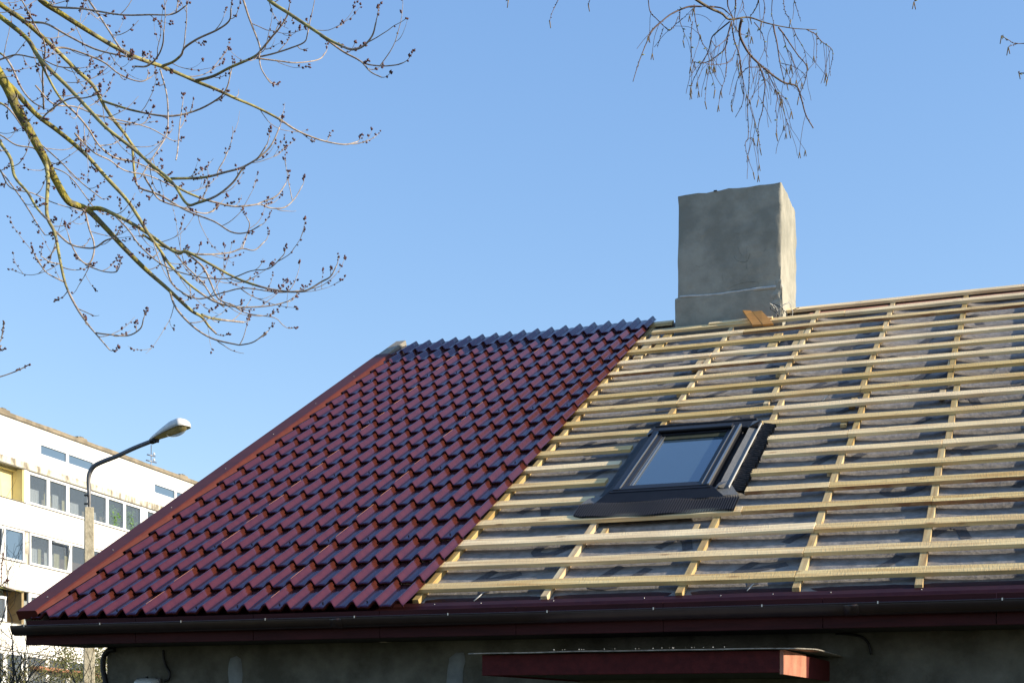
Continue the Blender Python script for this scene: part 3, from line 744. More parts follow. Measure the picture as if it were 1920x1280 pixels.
# wires at the chimney corner
m = MB(); random.seed(4)
bc = R3(-2.55, 7.22, .0)
for i in range(9):
    P = [bc+Vector((random.uniform(-.1, .12), random.uniform(-.05, .05), random.uniform(-.03, .02)))]
    d = Vector((random.uniform(-.4, .6), random.uniform(-.3, .2), 1)).normalized()
    for j in range(4): P.append(P[-1]+d*.045); d = (d+Vector((random.uniform(-.7, .7), random.uniform(-.5, .5), -.25))).normalized()
    m.tube(catmull(P, 4), [.004]*(4*4+1), 5, mi=i % 2)
o = m.build('wire_bundle', [M['cable'], M['sealant']], None, loc=bc); tag(o, 'tangled black and pale wire ends beside the right foot of the chimney', 'wires')
# wood splinters
random.seed(31)
for (u, v, L_, lab) in ((900, 1124, .11, 'thin wood splinter standing on the dark eave flashing beside the tiles'), (1409, 1106, .09, 'thin wood splinter on the eave flashing below the lowest batten'),
                 (1550, 750, .12, 'bright wood splinter on the grey membrane midway up the roof'), (1868, 697, .13, 'bright wood splinter on the membrane near the right edge of the picture')):
    X, s_ = onroof(u, v, -.07); a = math.radians(62); m = MB()
    P = [R3(X-L_/2*math.cos(a), s_-L_*.5*math.sin(a), -.055), R3(X+L_/2*math.cos(a), s_+L_*.5*math.sin(a), -.03)]
    m.tube([Vector(P[0]), Vector(P[0]).lerp(Vector(P[1]), .5), Vector(P[1])], [.003, .005, .002], 4)
    o = m.build('wood_splinter', M['white_edge'], None, loc=P[0]); tag(o, lab, 'splinter', 'splinters on the roof')
# ================================================================ APARTMENT BLOCK
XA = -43.6; SH = -.052; Y0 = 34.7
def A3(Y, Z, dx=0): return Vector((XA+dx, Y, Z+SH*(Y-Y0)))     # facade falls gently with the street
apt = thing('apartment_building', 'white panel apartment block with tan cornice and glazed loggias behind the street lamp', 'building', (XA-6, 52, 0))
def abox(m, Ya, Yb, Za, Zb, d0, d1, mi=0):    # d = distance in front (+) or behind (-) of the facade plane
    P = [A3(Ya, Za, d0), A3(Ya, Za, d1), A3(Yb, Za, d1), A3(Yb, Za, d0), A3(Ya, Zb, d0), A3(Ya, Zb, d1), A3(Yb, Zb, d1), A3(Yb, Zb, d0)]
    m.box8([P[0], P[1], P[2], P[3], P[4], P[5], P[6], P[7]], mi)
YA, YB = 22., 76.
PH = 9.03; J0 = 43.27
m = MB()
joints_y = [J0+PH*k for k in range(-2, 4)]
# solid bands with thin panel joints
def band(Za, Zb):
    e = [YA]+joints_y+[YB]
    for a, b in zip(e, e[1:]): abox(m, a+.012, b-.012, Za, Zb, -.35, 0)
    abox(m, YA, YB, Za+.02, Zb-.02, -.4, -.03, 1)
band(10.80, 12.05); band(8.02, 9.27); band(5.20, 6.45); band(2.4, 3.65); band(-1.5, .9)
# top storey wall with clerestory openings
cl = [(44.05+8.93*k, 48.05+8.93*k) for k in range(-2, 4)]
abox(m, YA, YB, 15.09, 15.74, -.35, 0); abox(m, YA, YB, 13.95, 14.47, -.35, 0)
e = [YA]+[v for c_ in cl for v in c_]+[YB]
for a, b in zip(e[0::2], e[1::2]): abox(m, a, b, 14.4701, 15.0899, -.35, 0)
# body
abox(m, YA, YB, -1.5, 15.7, -11, -1.5, 2)
for Z in (12.07, 9.28, 6.46, 3.66): abox(m, YA, YB, Z-.25, Z-.02, -1.55, -.36, 2)
for y in joints_y: abox(m, y-.09, y+.09, .9, 13.6, -1.5, -.37, 2)
m.build('wall', [M['facade'], M['line'], M['inside']], apt)
m = MB()
def corn(a, b):
    return None
for i in range(108):
    a = YA+.5*i; b = a+.5; q = .02*noise.noise(Vector((a*.7, 0, 0)))
    abox(m, a, b, 15.76, 15.94+q, -.6, .06+.015*noise.noise(Vector((a*2, 4, 0))))
abox(m, YA, YB, 15.72, 15.757, -.4, .03, 1)
for y in (41.75, 47.2, 55.8): abox(m, y-.35, y+.35, 15.95, 16.04, -.5, .0); abox(m, y-.15, y+.1, 16.04, 16.08, -.3, .0, 1)
m.build('cornice', [M['cornice'], M['line']], apt)
m = MB(); abox(m, YA, YB, 13.63, 13.948, -.35, .05); abox(m, YA, YB, 13.58, 13.629, -.3, .035, 1); m.build('beam', [M['beam'], M['line']], apt)
m = MB()
for Z in (12.06, 9.275, 6.455): abox(m, 43.4, YB, Z-.01, Z+.02, -.1, .04); abox(m, YA, 43.1, Z-.01, Z+.02, -.1, .04)
for Z in (10.79, 8.0, 5.18): abox(m, YA, YB, Z-.03, Z+.01, -.2, .03)
m.build_each('sill_strip', M['line'], apt)
def window(Ya, Yb, Za, Zb, blue=False, fw=.09, curt=None, tiltd=False, proj=.03, back=True, mull=None):
    m = MB(); d0, d1 = -.08, proj
    abox(m, Ya, Ya+fw, Za, Zb, d0, d1); abox(m, Yb-fw, Yb, Za, Zb, d0, d1)
    abox(m, Ya+fw, Yb-fw, Za, Za+fw, d0, d1-.004); abox(m, Ya+fw, Yb-fw, Zb-fw, Zb, d0, d1-.004)
    if mull: abox(m, mull-fw, mull+fw, Za+fw, Zb-fw, d0, d1-.002)
    w_ = m.build('window', M['pvc'], apt)
    m = MB(); abox(m, Ya+fw, Yb-fw, Za+fw, Zb-fw, -.055, -.045); m.build('pane', M['facglassblue'] if blue else M['facglass'], w_)
    if tiltd:
        m = MB(); t_ = .22
        for (a, b, c_, d_) in ((Yb-fw-.1, Yb-fw, Za+fw, Zb-fw),):
            P = [A3(a, c_, .0), A3(b, c_, .0), A3(b-.0, d_, t_), A3(a-.0, d_, t_)]
            m.box8([p-Vector((.05,0,0)) for p in P]+P)
        P = [A3(Ya+fw, Zb-fw-.08, t_), A3(Yb-fw, Zb-fw-.08, t_), A3(Yb-fw, Zb-fw, t_), A3(Ya+fw, Zb-fw, t_)]
        m.box8([p-Vector((.05,0,0)) for p in P]+P)
        m.build('tilted_sash', M['pvc'], w_)
    if curt:
        for (q0, q1, h, cm) in curt:
            m = MB(); yy0, yy1 = Ya+fw+(Yb-Ya-2*fw)*q0, Ya+fw+(Yb-Ya-2*fw)*q1; nn = 24
            vs_ = []
            for i in range(nn+1):
                y = yy0+(yy1-yy0)*i/nn
                for z in (Za+.02, Za+(Zb-Za)*h): vs_.append(A3(y, z, -.42+.03*math.sin(i*1.9)))
            m.add(vs_, [(2*i, 2*i+2, 2*i+3, 2*i+1) for i in range(nn)], 0, True)
            m.build('curtain', M[cm], w_)
    return w_
for k, (a, b) in enumerate(cl):
    if 1 <= k <= 3:
        window(a, b, 14.47, 15.09, True, .1, mull=(a+b)/2, proj=.02)
# top loggia: glazed from J0 on, open yellow one before it
ed = [43.27, 44.66, 46.06, 47.62, 49.08, 50.48, 51.92]
cu = [[(.0, .95, .58, 'curtain')], [(.1, .5, .55, 'curtain2'), (.6, .95, .6, 'curtain')], [(.0, .3, .5, 'curtain2'), (.35, .9, .52, 'curtain')], [(.1, .8, .42, 'curtain')], None, None]
for i in range(6): window(ed[i], ed[i+1], 12.07, 13.56, curt=cu[i], fw=.11)
window(52.32, 53.5, 12.07, 13.56, fw=.12); window(53.5, 54.8, 12.07, 13.56, fw=.12, curt=[(0, 1, .6, 'curtain')]); window(54.8, 56.2, 12.07, 13.56, fw=.12)
m = MB(); abox(m, 51.93, 52.31, 12.05, 13.58, -.3, .02); abox(m, 43.0, 43.26, 12.06, 13.58, -.3, .04); m.build_each('pier', M['facade'], apt)
m = MB(); abox(m, 34.3, 42.99, 12.0, 12.04, -1.48, -.36); abox(m, 34.3, 42.99, 12.045, 13.6, -.75, -.6); abox(m, 42.93, 42.995, 12.05, 13.6, -.59, -.01); abox(m, 34.3, 42.92, 13.5, 13.6, -.59, -.36); abox(m, 41.40, 41.55, 12.05, 13.49, -.59, -.5)
m.build('loggia_lining', M['yellow'], apt)
# second loggia band
w2 = [(38.6, 40.1, 0), (40.1, 41.66, 1), (41.68, 43.02, 0), (43.37, 44.80, 0), (44.80, 46.26, 1), (46.26, 47.7, 0), (47.7, 49.1, 0), (49.1, 50.5, 0), (50.5, 51.9, 0)]
c2 = [None, None, None, [(.0, .75, .6, 'curtain'), (.8, 1, .62, 'curtain2')], [(.0, .5, .55, 'curtain'), (.55, .85, .6, 'curtain2')], [(.0, .2, .6, 'curtain2')], [(.1, .6, .5, 'curtain2')], None, None]
for (a, b, t_), cc in zip(w2, c2): window(a, b, 9.29, 10.76, fw=.1, curt=cc, tiltd=bool(t_), blue=(a == 41.68))
m = MB(); abox(m, 43.06, 43.33, 9.28, 10.78, -.3, .0); m.build('pier', M['beam'], apt)
m = MB(); abox(m, 44.0, 52, 9.3, 10.78, -1.45, -1.3); m.build('loggia_lining', M['brownblind'], apt)
# third band: open ochre loggia + window
m = MB(); abox(m, 34.3, 43.02, 6.4, 8.0, -1.49, -1.2); abox(m, 42.88, 43.03, 6.46, 7.99, -1.19, -.02); m.build('loggia_lining', M['brownwall'], apt)
window(36.9, 41.85, 6.47, 7.6, fw=.12); window(43.3, 44.9, 6.47, 7.97, fw=.17, curt=[(0, 1, .8, 'curtain')]); window(44.9, 46.4, 6.47, 7.97)
# fourth band
for a, b in ((40.4, 41.75), (41.75, 42.95), (43.1, 44.6), (44.6, 46.1), (46.1, 47.6), (47.6, 49.1)): window(a, b, 3.68, 5.15, fw=.13)
m = MB(); abox(m, 43.5, 49, 4.45, 4.6, -.1, .5); m.build('ledge', M['brickred'], apt)
# antenna on its roof
ap = onX(283.5, 872, XA-2.0)
an = thing('rooftop_antenna', 'thin roof antenna mast with two crossbars above the white building', 'antenna', ap)
zt_ = onX(284, 834, XA-2.0).z
m = MB(); m.tube([ap-Vector((0,0,1.5)), Vector((ap.x, ap.y, zt_))], [.035, .025], 6); m.build('mast', M['ant'], an)
for v, w_ in ((853, .24), (864, .33)):
    z = onX(284, v, XA-2.0).z; m = MB(); m.tube([Vector((ap.x-.1, ap.y-w_, z)), Vector((ap.x, ap.y, z-.02)), Vector((ap.x+.1, ap.y+w_, z-.04))], [.035]*3, 6)
    m.build('crossbar', M['ant'], an)
    m = MB(); m.octa(Vector((ap.x, ap.y+.25, z+.1)), Vector((0, 0, 1)), .08, .2); m.build('insulator', M['pvc'], an)
# plants in the top loggia
random.seed(77)
for (Y, lab) in ((49.85, 'leafy green houseplant behind the loggia glass, nearer the lamp post'), (51.1, 'leafy green houseplant behind the loggia glass, nearer the roof edge')):
    b0 = A3(Y, 12.12, -.36); pl = thing('house_plant', lab, 'plant', b0, 'houseplants in the top loggia')
    m = MB(); m.tube([b0+Vector((0,0,0)), b0+Vector((0,0,.22))], [.11, .15], 10); m.build('pot', M['pot'], pl)
    m = MB()
    for i in range(620):
        d = Vector((random.gauss(0, .08), random.gauss(0, .28), abs(random.gauss(.42, .3)))); p = b0+d+Vector((.15, 0, .1))
        if p.z > b0.z+1.3: continue
        q = Vector((random.uniform(-1,1), random.uniform(-1,1), random.uniform(-1,.6))).normalized(); r = q.orthogonal().normalized()*.05
        m.add([p, p+q*.07+r, p+q*.15, p+q*.07-r], [(0,1,2,3)], 0)
    for i in range(10): m.tube([b0+Vector((0,0,.2)), b0+Vector((random.gauss(.1,.1), random.gauss(0,.2), random.uniform(.6, 1.0)))], [.012, .006], 4)
    m.build('foliage', M['leaf'], pl)
# ================================================================ STREET LAMP
lf = 26.0
pb = atf(167, 951, lf)
sl = thing('street_lamp', 'street lamp with tan concrete post, curved steel arm and white cobra head', 'street lamp', (pb.x, pb.y, 0))
m = MB(); hw0, hw1 = .115, .083
rc = Matrix.Rotation(TH+.35, 3, 'Z')
def sq(h, z): return [Vector((pb.x, pb.y, z))+rc @ Vector((x*h, y*h, 0)) for x, y in ((-1,-1),(1,-1),(1,1),(-1,1))]
m.box8(sq(hw0, 0)+sq(hw1, pb.z)); m.build('concrete_post', M['concrete'], sl, bevel=.012)
m = MB(); P = [atf(u, v, lf) for u, v in [(167.5,960),(167.2,930),(165.8,905),(166.5,892),(170,882),(176,874),(186,868),(203,861),(219,855),(252,839.5),(290,824.5)]]
P = catmull(P, 4); m.tube(P, [.031+.012*min(1, i/14)*(1 if i < 30 else .8) for i in range(len(P))], 10); m.build('arm', M['steel'], sl)
m = MB(); 
for v in (928, 944): p = atf(163, v, lf-.05); m.box(p-Vector((.05,.02,.015)), p+Vector((.04,.02,.015)))
m.build('band', M['cable'], sl)
ax = (atf(350, 799, lf-.55)-atf(286, 826, lf)).normalized(); o0 = atf(286, 826, lf)
Ln = (atf(350, 799, lf-.55)-atf(286, 826, lf)).length
up = Vector((0,0,1)); up = (up-ax*up.dot(ax)).normalized(); sdv = ax.cross(up)
m = MB()
def head(a, b):
    t = a; wd = .055+.105*math.sin(min(1, t*1.25)*math.pi/2)*(1 if t < .9 else math.sqrt(max(0, 1-((t-.9)/.1)**2))*.85+.15)
    ht = (.06+.12*min(1, t*1.5))*(1 if t < .86 else math.sqrt(max(0, 1-((t-.86)/.14)**2)))
    th = math.pi*b
    return o0+ax*(Ln*t)+sdv*(wd*math.copysign(abs(math.cos(th))**.7, math.cos(th)))+up*(ht*abs(math.sin(th))**.6+.01)
m.grid(head, 24, 16); hd = m.build('lamp_head', M['lamphead'], sl); hd.modifiers.new('s', 'SOLIDIFY').thickness = .006
m = MB()
def bot(a, b):
    t = .04+.94*a; wd = (.05+.10*math.sin(min(1, t*1.25)*math.pi/2))*(1 if t < .9 else math.sqrt(max(.02, 1-((t-.9)/.1)**2))*.85+.1)
    return o0+ax*(Ln*t)+sdv*(wd*(2*b-1))+up*.004
m.grid(bot, 12, 6); m.build('reflector', M['yellow'], hd)
m = MB()
def lens(a, b):
    t = .42+.56*a; r = math.sin(math.pi*min(1, max(0, a)))**.6
    return o0+ax*(Ln*t)+sdv*(.13*r*math.cos(math.pi*b))+up*(-.10*r*math.sin(math.pi*b))
m.grid(lens, 16, 12); m.build('lens', M['lens'], hd)
m = MB(); m.tube([o0-ax*.03, o0+ax*.12], [.06, .065], 10); m.tube([o0+ax*.1-up*.03-sdv*.05, o0+ax*.1-up*.03+sdv*.05], [.03, .03], 8); m.build('clamp', M['cable'], hd)
# ================================================================ MAPLE
S1 = lambda *l: [(x/3.556, y/3.556) for x, y in l]
mtx = Vector((-7.6, -3.4, 0))
maple = thing('maple_tree', 'bare maple with yellow lichened branches and dark red buds reaching in from the left', 'tree', mtx)
br = {}
# name: (points, diam0 px, diam1 px, parent or None, depth0, depth1)
TR = [
 ('A', [(-60,70),(5,150),(30,200),(55,245),(85,300),(100,330),(126,375),(144,379+6),(165,394),(198,427),(232,464),(273,505),(314,541),(356,580),(378,594),(392,612),(406,626)], 20, 3, None, 8.2, 8.6),
 ('A2', [(378,590),(395,596),(420,600),(457,604)], 5, 3, 'A', 0, 8.8),
 ('B', [(165,392),(188,391),(214,402),(245,418),(278,438),(314,464),(335,475),(350,472),(392,494),(434,517),(468,531),(508,542),(547,547),(575,544),(603,528),(620,518),(631,498)], 8, 2, 'A', 0, 8.1),
 ('C', [(40,-40),(76,0),(112,24),(157,53),(208,84),(253,107),(309,127),(366,152),(408,169),(440,184),(478,200),(521,222),(557,245),(602,263),(645,271),(670,266)], 10, 2, None, 7.8, 8.6),
 ('D', [(-50,-40),(0,8),(48,42),(98,87),(141,129),(174,160),(191,191),(211,222),(233,250),(253,278),(285,312),(310,335),(343,357),(378,372),(406,380),(440,387),(477,384),(491,379),(519,367),(536,344)], 9, 2, None, 8.3, 9.0),
 ('D2', [(490,383),(507,390),(533,389),(552,373),(567,348)], 3, 1.6, 'D', 0, 9.1),
 ('E', [(-50,-10),(0,31),(51,73),(76,112),(127,163),(169,208),(202,242),(242,273),(281,306),(323,342),(350,382),(372,380),(406,367),(437,342),(457,314),(482,298),(500,272)], 9, 2, None, 8.0, 7.4),
 ('Fb', [(4,155),(20,162),(51,197),(73,219),(104,242),(135,267),(163,292),(197,330),(237,374),(258,405),(278,438),(299,467),(320,498),(356,534),(400,564),(435,574),(462,576),(507,573),(544,564)], 11, 2, 'A', 0, 8.5),
 ('H', [(86,302),(88,318),(90,340),(88,402),(103,438),(113,490),(124,536),(144,577),(165,608),(180,626),(205,655)], 8, 2, 'A', 0, 7.6),
 ('H1', [(180,624),(204,627),(240,629),(263,616),(269,598)], 3, 1.8, 'H', 0, 7.5),
 ('H2', [(113,495),(93,491),(77,480)], 2.5, 1.5, 'H', 0, 7.4),
 ('H3', [(119,528),(90,513),(77,498),(68,484)], 2.5, 1.5, 'H', 0, 7.6),
 ('J', [(-40,200),(0,267),(20,298),(28,332),(52,361),(67,387),(82,405),(92,414)], 7, 3, None, 8.3, 8.0),
 ('K', [(100,430),(129,456),(155,464),(178,464),(198,451),(214,446)], 3.5, 2.5, 'H', 0, 7.9),
 ('K2', [(152,390),(160,400),(167,428),(176,455),(175,479),(165,495),(149,485),(134,459),(128,440)], 4, 2, 'A', 0, 8.2),
 ('K3', [(160,496),(191,508),(216,510),(224,500)], 2.5, 1.8, 'K2', 0, 8.0),
 ('L', [(470,-40),(504,0),(541,25),(580,51),(614,73),(642,87),(661,93),(681,87),(698,67),(705,42)], 7, 2, None, 7.6, 7.2),
 ('L2', [(600,66),(620,80),(645,98),(676,115),(695,135),(715,145)], 4, 1.8, 'L', 0, 7.4),
 ('L3', [(672,113),(690,121),(718,124),(743,122),(756,118)], 2.6, 1.6, 'L2', 0, 7.3),
 ('Mm', [(440,-40),(456,0),(467,34),(487,87),(486,107),(490,129),(504,152),(511,157)], 4, 1.8, None, 8.0, 8.0),
 ('N', [(366,152),(400,143),(431,127),(476,107),(493,90),(512,67),(524,53),(538,31),(542,15)], 5, 2.2, 'C', 0, 7.8),
 ('N2', [(476,109),(512,101),(546,90),(571,79),(577,62)], 3, 1.8, 'N', 0, 7.6),
 ('N3', [(478,109),(526,115),(557,118),(597,112),(611,98)], 3, 1.8, 'N', 0, 8.3),
 ('O', [(191,189),(215,197),(253,208),(315,218),(366,208),(408,186),(425,166),(433,135)], 5, 2, 'D', 0, 8.2),
 ('P', [(40,37),(56,42),(87,45),(127,67),(180,93),(239,107),(262,112)], 4.5, 2.5, 'D', 0, 8.0),
 ('P2', [(100,90),(130,92),(191,115),(225,140),(262,153),(283,145)], 4, 2, 'D', 0, 8.5),
 ('Q', [(90,8),(107,14),(157,17),(225,28),(281,28),(323,27),(349,11)], 4, 2, 'C', 0, 7.5),
 ('R', [(150,-30),(166,0),(183,25),(205,59),(225,90),(240,102)], 4, 2.5, None, 8.2, 7.9),
 ('S', [(305,124),(325,116),(340,103),(346,90),(371,73),(408,56),(430,39),(433,17)], 4.5, 2.2, 'C', 0, 7.4),
 ('T', [(73,112),(110,180),(143,214),(166,242),(186,273),(214,295),(253,304),(300,325)], 4.5, 2, 'E', 0, 8.4),
 ('U', [(320,335),(380,333),(422,323),(456,313),(490,292),(510,270),(524,239)], 4.5, 2, 'E', 0, 7.6),
 ('V', [(248,276),(253,330),(262,352),(300,366),(350,395),(401,415),(434,435),(462,436),(491,421)], 4.5, 2, 'D', 0, 8.3),
 ('W', [(268,440),(300,460),(350,474),(387,477),(429,474),(454,466),(477,469),(496,453)], 4.5, 2, 'B', 0, 8.6),
 ('W2', [(454,466),(462,443),(468,421),(462,407)], 2.2, 1.6, 'W', 0, 8.5),
 ('X', [(318,545),(330,577),(361,611),(397,634),(440,645),(454,646),(477,640),(502,621)], 4, 2, 'A', 0, 8.2),
 ('Y', [(430,568),(462,587),(513,595),(530,609)], 2.2, 1.5, 'Fb', 0, 8.6),
 ('Z1', [(-40,90),(0,100),(20,122),(40,165),(60,190),(80,202)], 4.5, 2.5, None, 8.8, 8.6),
 ('Z2', [(-40,180),(0,193),(22,210),(46,243),(70,265),(110,300),(150,340),(190,372)], 4.5, 2, None, 8.9, 8.9),
 ('Z3', [(-40,240),(0,253),(30,272),(68,280),(92,310),(130,330),(172,384)], 3.5, 2, None, 8.9, 8.9),
 ('Z4', [(0,318),(20,352),(60,362),(100,380),(150,395)], 2.4, 1.6, 'J', 0, 8.5),
 ('Z5', [(270,330),(282,350),(300,375),(345,390),(380,400),(400,396)], 3.2, 2, 'E', 0, 8.1),
 ('Z6', [(140,250),(175,285),(205,300),(235,320),(280,330),(330,352)], 3, 2, 'T', 0, 8.8),
 ('Z7', [(300,468),(312,500),(322,530),(345,550),(375,560),(420,548),(460,540),(520,548),(560,545)], 3.4, 1.8, 'B', 0, 8.3),
 ('Z8', [(350,475),(380,500),(395,530),(410,560),(440,573)], 4, 2.5, 'W', 0, 8.4),
 ('Y1', [(76,226),(79,222),(93,208),(112,194),(135,184),(157,184),(180,178)], 3, 2, 'E', 0, 7.7),
 ('Y2', [(300,130),(312,174),(315,214),(312,253),(292,287),(264,332)], 2.6, 2, 'C', 0, 8.0),
 ('Y3', [(330,300),(333,281),(337,233),(342,197)], 2.2, 1.6, 'U', 0, 7.9),
 ('Y4', [(82,205),(80,135),(84,85),(62,40),(30,-20)], 3.2, 2, 'D', 0, 7.6),
 ('Y5', [(253,125),(276,124),(295,107),(305,84),(307,60)], 3.2, 2, 'C', 0, 7.5),
 ('Y6', [(-30,120),(0,112),(30,103),(60,108),(80,112),(110,125),(150,128)], 3, 2, None, 8.6, 8.3),
 ('Y7', [(-30,300),(0,320),(40,372),(70,420),(84,440)], 3.2, 2, None, 8.9, 8.4),
 ('Y8', [(66,160),(100,195),(140,200),(180,215),(235,228),(280,240),(320,262)], 2.8, 1.8, 'Fb', 0, 8.7),
 ('Y9', [(420,575),(400,560),(380,530),(350,500),(330,478)], 3, 2, 'Fb', 0, 8.5),
 ('Z9', [(213,402),(240,430),(262,460),(295,490),(330,508),(380,520),(430,522),(470,508),(505,503),(530,480)], 3, 1.6, 'B', 0, 7.9),
]
def mifn(r): return 0 if r > .013 else (1 if r > .0068 else 2)
allb = {}; allseg = []
random.seed(99)
TRK = lambda z: Vector((mtx.x+.25*math.sin(z*.5)-.03*z, mtx.y+.15*math.sin(z*.7), z))
budscale = 1.0
def twig(m, mb_, p, d, L_, r0, lev=0, budp=.72):
    n = 7; P = [p]; q = d.normalized(); lift = random.uniform(.10, .24)
    for i in range(n):
        q = (q+Vector((0, 0, lift))+Vector((random.gauss(0,.09), random.gauss(0,.09), random.gauss(0,.07)))).normalized()
        P.append(P[-1]+q*(L_/n))
    m.tube(catmull(P, 2), [r0*(1-.6*i/(2*n)) for i in range(2*n+1)], 4, mi=2, caps=False)
    # bud pairs / clusters towards the tip
    k0 = 3 if lev else 3
    for i in range(k0, n+1):
        if random.random() < budp*(.35+.65*i/n):
            ax_ = (P[i]-P[i-1]).normalized(); nb = random.choice((1, 1, 2)) if i < n else random.choice((2, 3, 5))
            for _ in range(nb):
                o_ = Vector((random.gauss(0,1), random.gauss(0,1), random.gauss(0,1))).normalized()
                r = random.uniform(.0046, .0082)
                mb_.octa(P[i]+o_*r*1.3+ax_*random.uniform(-.008, .01), ax_+o_*.7, r, r*2.6)
    if lev < 1 and L_ > .2:
        for _ in range(random.choice((0, 1, 1, 2))):
            i = random.randint(2, n-1); ax_ = (P[i]-P[i-1]).normalized()
            o_ = (ax_+Vector((random.gauss(0,.6), random.gauss(0,.6), random.gauss(0,.5)))).normalized()
            twig(m, mb_, P[i], o_, L_*random.uniform(.3, .5), r0*.6, lev+1)
rgt = Vector((ct, st, 0)); fwd = Vector((-st, ct, 0))
for name, pts, d0, d1, par, f0, f1 in TR:
    if par:
        P_, px_ = allb[par]; u0, v0 = pts[0]
        j = min(range(len(px_)), key=lambda i: (px_[i][0]-u0)**2+(px_[i][1]-v0)**2)
        f0 = (P_[j]-Vector((0, -D, CZ))).dot(fwd)
    N = len(pts); pw = []
    for i, (u, v) in enumerate(pts):
        t = i/(N-1); ff = f0+(f1-f0)*t+.10*math.sin(t*3.1)*noise.noise(Vector((u*.01, v*.01, len(name))))
        pw.append(atf(u, v, ff))
    pre = []
    if not par:
        p0 = pw[0]; z = p0.z+.55; tk = TRK(min(z, 8.3)); 
        tv = [tk, tk.lerp(p0, .4)+Vector((0, 0, .42)), tk.lerp(p0, .75)+Vector((0, 0, .26))]
        pre = tv
    full = catmull(pre+pw, 5)
    npre = len(pre)*5; rr = []
    for i in range(len(full)):
        if i < npre: r_ = d0*(1+1.0*(1-i/npre)); 
        else:
            t = (i-npre)/max(1, len(full)-1-npre); r_ = d0+(d1-d0)*t**.8
        rr.append(max(.0026, r_*.57*8.1/2600)*(1+.10*noise.noise(full[i]*9)))
    m = MB(); bd = MB()
    m.tube(full, rr, 8 if d0 > 6 else 6, mifn=mifn)
    vis = full[npre:]
    allb[name] = (vis, [(((p-Vector((0,-D,CZ))).dot(rgt)/(p-Vector((0,-D,CZ))).dot(fwd))*F+CX, HY-F*(p.z-CZ)/(p-Vector((0,-D,CZ))).dot(fwd)) for p in vis])
    # knots at nodes + side twigs
    L_tot = sum((full[i+1]-full[i]).length for i in range(npre, len(full)-1))
    step = .14 if d0 > 5 else .16
    acc = random.uniform(0, step); side = 1
    for i in range(npre, len(full)-1):
        acc += (full[i+1]-full[i]).length
        if acc > step:
            acc = random.uniform(-.03, .03); side = -side
            if random.random() < .92:
                t = (i-npre)/max(1, len(full)-npre); ax_ = (full[i+1]-full[i]).normalized()
                perp = ax_.cross(fwd).normalized()*side
                dd = (ax_*random.uniform(.6, 1.3)+perp*random.uniform(.3, .9)+fwd*random.gauss(0, .35)).normalized()
                Lt = random.choice((.05, .09, .14, .2, .3, .36 if full[i].z > 4.4 else .2))*(1 if t < .8 else .8)
                twig(m, bd, full[i], dd, Lt, random.uniform(.0024, .0036), 0 if Lt > .15 else 1)
    # terminal bud cluster
    twig(m, bd, full[-1], (full[-1]-full[-2]), random.uniform(.05, .09), .0028, 1, 1)
    bo = m.build('branch', [M['barkA'], M['barkB'], M['barkC']], maple)
    if bd.v: bd.build('buds', M['bud'], bo)['kind'] = 'stuff'
# low twigs entering at the left edge
for pts in ([(-60,660),(-20,645),(0,640),(5,620),(8,603)], [(-60,668),(-10,658),(9,654)], [(-80,725),(-30,712),(0,706),(24,698),(40,691),(55,683)], [(-60,1105),(-5,1098),(6,1094),(12,1088),(15,1086)], [(-10,1098),(2,1095),(3,1060),(6,1037)]):
    P = catmull([TRK(3.2)]+[atf(u, v, 8.6) for u, v in pts], 5); m = MB(); bd = MB()
    m.tube(P, [.014-.0105*min(1, i/(len(P)*.5)) for i in range(len(P))], 6, mifn=mifn)
    for i in range(len(P)-9, len(P)):
        if random.random() < .8:
            for _ in range(2 if i < len(P)-1 else 4): o_ = Vector((random.gauss(0,1),random.gauss(0,1),random.gauss(0,1))).normalized(); bd.octa(P[i]+o_*.006, o_+(P[i]-P[i-1]).normalized(), .0052, .014)
    bo = m.build('branch', [M['barkA'], M['barkB'], M['barkC']], maple); bd.build('buds', M['bud'], bo)['kind'] = 'stuff'
m = MB(); P = [TRK(.0)+Vector((0,0,-.2))]+[TRK(z) for z in [.4, 1, 2, 3, 4, 5, 6, 7, 8, 9, 10.5, 12]]
P = catmull(P, 3); m.tube(P, [.27*(1-.078*max(0, p.z))+.12*max(0, .5-p.z) for p in P], 16, mi=0); m.build('trunk', M['barkA'], maple)
# ================================================================ BIRCH
btx = Vector((-2.4, -11.2, 0))
birch = thing('birch_tree', 'birch with thin drooping dark twigs and catkins hanging into the top of the sky', 'tree', btx)
m = MB(); P = [btx+Vector((.1*math.sin(z), .1*math.cos(z*.7), z)) for z in (-.2, .5, 2, 4, 6, 8, 10, 12)]
m.tube(catmull(P, 3), [.17-.011*(i/3.0)*1.6 for i in range(22)], 12); m.build('trunk', M['birchL'], birch)
Z7 = lambda l: [(1000+x/3.2, y/3.2) for x, y in l]
def bpath(l, f0, f1): n = len(l); return [atf(u, v, f0+(f1-f0)*i/(n-1)) for i, (u, v) in enumerate(l)]
limb_px = Z7([(560,-560),(700,-330),(830,-150),(915,-58),(980,0),(1060,50),(1130,82),(1180,118),(1290,105),(1400,140),(1550,170),(1700,180)])
LP_ = bpath(limb_px, 6.9, 7.3)
pre = [Vector((btx.x, btx.y, 6.5)), Vector((-2.2, -9, 8.2)), Vector((-2.0, -6, 8.3)), Vector((-1.9, -3.6, 7.2))]
P = catmull(pre+LP_, 6); npre = 24
m = MB(); rr = [.05-.034*min(1, i/npre) if i < npre else .0105*(1-.85*(i-npre)/(len(P)-npre)) for i in range(len(P))]
m.tube(P, rr, 8, mi=0); 
limb = m.build('limb', [M['birchL']], birch)
